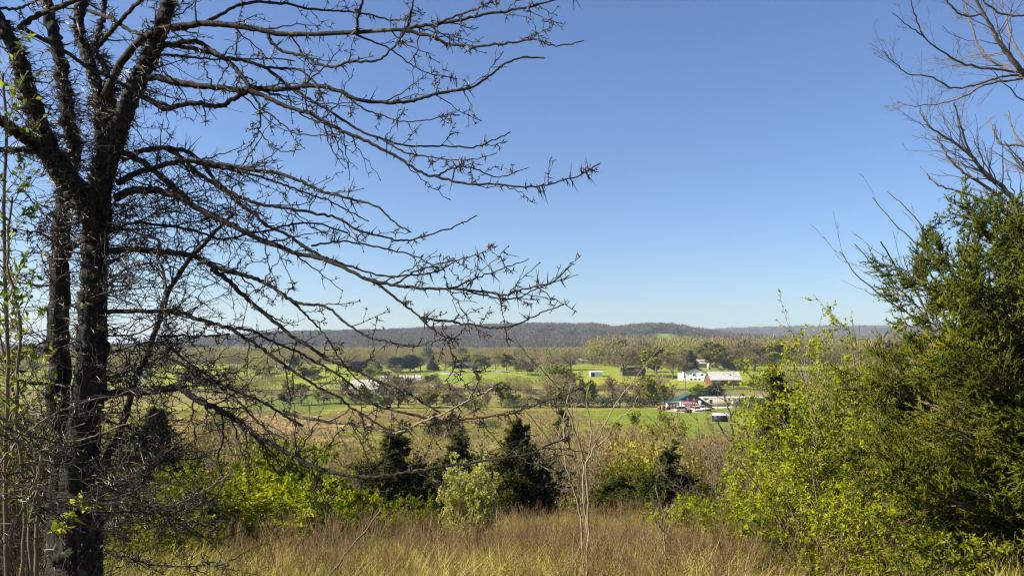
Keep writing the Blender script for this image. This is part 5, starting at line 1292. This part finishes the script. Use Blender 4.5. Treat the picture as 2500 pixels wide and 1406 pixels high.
for a in [('bare', 1520, 918, 842, 84, 'big round bare tree over the brown roofed house'), ('bud', 1603, 921, 848, 76, 'large yellow green budding tree left of the white house'), ('bare', 1642, 926, 862, 62, 'bare spreading tree in front of the budding tree by the white house'), ('bud', 1732, 902, 836, 76, 'large olive budding tree behind the grey roofed house'),
          ('bare', 1772, 902, 840, 84, 'broad bare tree behind the red barn'), ('bare', 1842, 906, 834, 90, 'broad bare tree at the end of the row beyond the barn'), ('bud', 1905, 906, 836, 84, 'olive budding tree behind the leafy bush'), ('bare', 1562, 908, 842, 52, 'tall bare tree right of the big round one'),
          ('low', 1345, 924, 866, 50, 'dense low brown tree at the green field edge, right of its twin'), ('low', 1288, 917, 870, 66, 'dense low brown tree at the green field edge, left of its twin'), ('bud', 1186, 907, 866, 44, 'round olive tree right of the ranch house'), ('bud', 1237, 905, 862, 38, 'olive tree above the right garden frames'),
          ('slim', 1210, 902, 852, 22, 'tall thin bare tree between the two olive trees'), ('bare', 1086, 909, 860, 48, 'bare tree at the left end of the ranch house'), ('spr', 1057, 904, 868, 22, 'small pointed evergreen left of the ranch house'), ('pin', 1001, 907, 866, 40, 'dark pine behind the tunnel greenhouse'),
          ('pin', 966, 909, 871, 40, 'dark pine left of the pine behind the greenhouse'), ('pin', 902, 908, 876, 34, 'dark pine above the grey barn'), ('pin', 872, 912, 882, 38, 'low dark pine left of the one above the barn'), ('low', 970, 914, 888, 28, 'small bare tree in front of the dark pines'),
          ('bare', 1028, 907, 868, 34, 'bare tree right of the dark pines'), ('bud', 1132, 898, 864, 34, 'olive tree directly behind the ranch house'), ('bare', 1162, 899, 864, 34, 'bare tree at the right end of the ranch house'), ('bare', 1394, 902, 852, 56, 'bare tree left of the far white house'),
          ('bud', 1446, 891, 856, 46, 'olive tree behind the far white house'), ('bud', 1478, 893, 856, 40, 'olive tree left of the big round bare tree'), ('wil', 908, 926, 898, 44, 'small yellow green tree above the grey barn roof'), ('wil', 1372, 952, 890, 62, 'bright yellow green willow by the river field'),
          ('spr', 1686, 908, 856, 32, 'tall dark spruce behind the white house'), ('wil', 1702, 968, 925, 46, 'bright yellow green tree behind the workshop roof'), ('pin', 1742, 982, 940, 40, 'dark evergreen behind the left end of the mobile home'), ('pin', 1716, 980, 950, 26, 'small dark evergreen between workshop and mobile home'),
          ('low', 1790, 946, 926, 40, 'bare bush tree before the middle of the red barn'), ('low', 1752, 944, 928, 30, 'bare bush tree before the left end of the red barn'), ('wil', 1872, 955, 918, 46, 'green tree right of the red barn'), ('low', 1838, 952, 926, 44, 'bare bush tree at the right end of the red barn'), ('bud', 760, 935, 896, 50, 'olive tree in the left field beyond the thorn branches'), ('wil', 735, 965, 935, 50, 'round green tree left of the grey barn'), ('wil', 790, 985, 950, 44, 'small green tree below the grey barn'),
          ('bud', 640, 930, 890, 50, 'budding tree left of the far pale house'), ('bare', 560, 940, 890, 60, 'bare tree in the far left field'), ('bud', 470, 950, 900, 60, 'olive tree in the far left field right of the trunk'), ('pin', 700, 985, 955, 30, 'dark evergreen on the left river bank'), ('wil', 1508, 1058, 1030, 28, 'small bright green tree at the near edge of the green field')]:
    vt(*a, G1)
ORD = 'first second third fourth fifth sixth seventh eighth ninth tenth eleventh twelfth thirteenth fourteenth fifteenth sixteenth seventeenth eighteenth nineteenth twentieth'.split()
def nth(k): return ORD[k] if k < 20 else ('twenty ' if k < 29 else 'thirtieth' if k == 29 else 'thirty ') + (ORD[(k + 1) % 10 - 1] if k != 29 else '')
G2 = 'trees along the river bank'
bank = sorted(p_ + rng.uniform(-6, 6) for p_ in [700, 742, 835, 868, 905, 938, 972, 1003, 1036, 1070, 1098, 1132, 1165, 1192, 1226, 1258, 1284, 1316, 1348, 1372, 1402, 1432, 1494, 1512, 1556, 1578, 1606, 1622, 1640, 888, 955, 1053, 1115, 1242, 1332, 1590])
for k, px in enumerate(bank):
    top = 940 + rng.uniform(-24, 26) - (16 if 1395 < px < 1420 or px > 1490 else 0)
    vt(['slim', 'slim', 'slim', 'low', 'bud', 'slim', 'wil'][k % 7], px, rng.uniform(986, 996), top, rng.uniform(24, 46), 'slender tree in the near river bank row, %s from the left' % nth(k), G2)
farb = sorted(p_ + rng.uniform(-8, 8) for p_ in [850, 880, 905, 935, 985, 1015, 1050, 1085, 1120, 1150, 1175, 1205, 1235, 1270, 1300, 1410, 1450, 1480, 1530, 1565])
for k, px in enumerate(farb):
    vt('low', px, rng.uniform(950, 962), rng.uniform(932, 942), rng.uniform(34, 52), 'low bare tree in the far river bank row, %s from the left' % nth(k), 'bare trees on the far bank')
for px, py, wpx, hpx, lab in [(1340, 992, 40, 26, 'dark bush below the willow'), (1385, 993, 50, 30, 'dark bush at the left end of the river gap'), (1432, 992, 56, 30, 'broad dark bush before the glinting river'), (1478, 992, 44, 24, 'dark bush right of the broad one on the bank'), (1545, 992, 50, 26, 'dark bush in the middle of the river gap'), (1590, 993, 46, 24, 'dark bush left of the scrap heap'),
                              (1820, 999, 32, 14, 'round dark shrub before the mobile home'), (1155, 1000, 60, 26, 'green bush on the near bank behind the meadow'), (1245, 996, 60, 20, 'low dark bush on the bank behind the lone cedar'), (1195, 1046, 56, 20, 'dark bush in the meadow right of the paired cedars'), (1895, 955, 40, 24, 'dark bush right of the green tree by the barn')]:
    b0 = site(px, py); d = b0[1]
    root = thing('evergreen_shrub', b0, lab, 'bush', 'dark bushes in the valley', rng.uniform(0, 6)); s = wpx / F * d / 3.2; root.scale = (s, s, hpx / F * d / 2.6)
    o = bpy.data.objects.new('foliage', shbK[int(rng.integers(2))]); COL.objects.link(o); o.parent = root
# dead tree standing on the slope below the lawn
twiggy('dead_tree', [([(1800, 1150), (1792, 1100), (1788, 1050), (1780, 1000), (1768, 970), (1752, 940)], 9, 2.5, 70), ([(1792, 1095), (1770, 1060), (1755, 1035), (1735, 1010)], 5, 2, 68), ([(1788, 1050), (1775, 1015), (1745, 990)], 4, 2, 72), ([(1784, 1020), (1800, 985), (1806, 960)], 4, 2, 70)], 'bare_bark', 'dark dead tree standing below the mobile home lawn', 'tree', 70, (1.2, 2), (.6, 2.2), ang=(20, 55), up=.03, k=5, rmin=.022)

# ------------------------------------------------------------------ valley haze
hz = MB(); box(hz, -9500, 9500, -300, 7300, -6, 130)
hm = bpy.data.materials.new('valley_haze'); hm.use_nodes = True; nt = hm.node_tree
nt.nodes.remove(nt.nodes["Principled BSDF"])
pv = nt.nodes.new("ShaderNodeVolumePrincipled"); pv.inputs["Color"].default_value = (.66, .80, 1, 1); pv.inputs["Density"].default_value = .00013; pv.inputs["Anisotropy"].default_value = .2
nt.links.new(pv.outputs[0], nt.nodes["Material Output"].inputs["Volume"])
tag(hz.build('haze', hm), 'thin pale blue haze over the valley', kind='stuff')
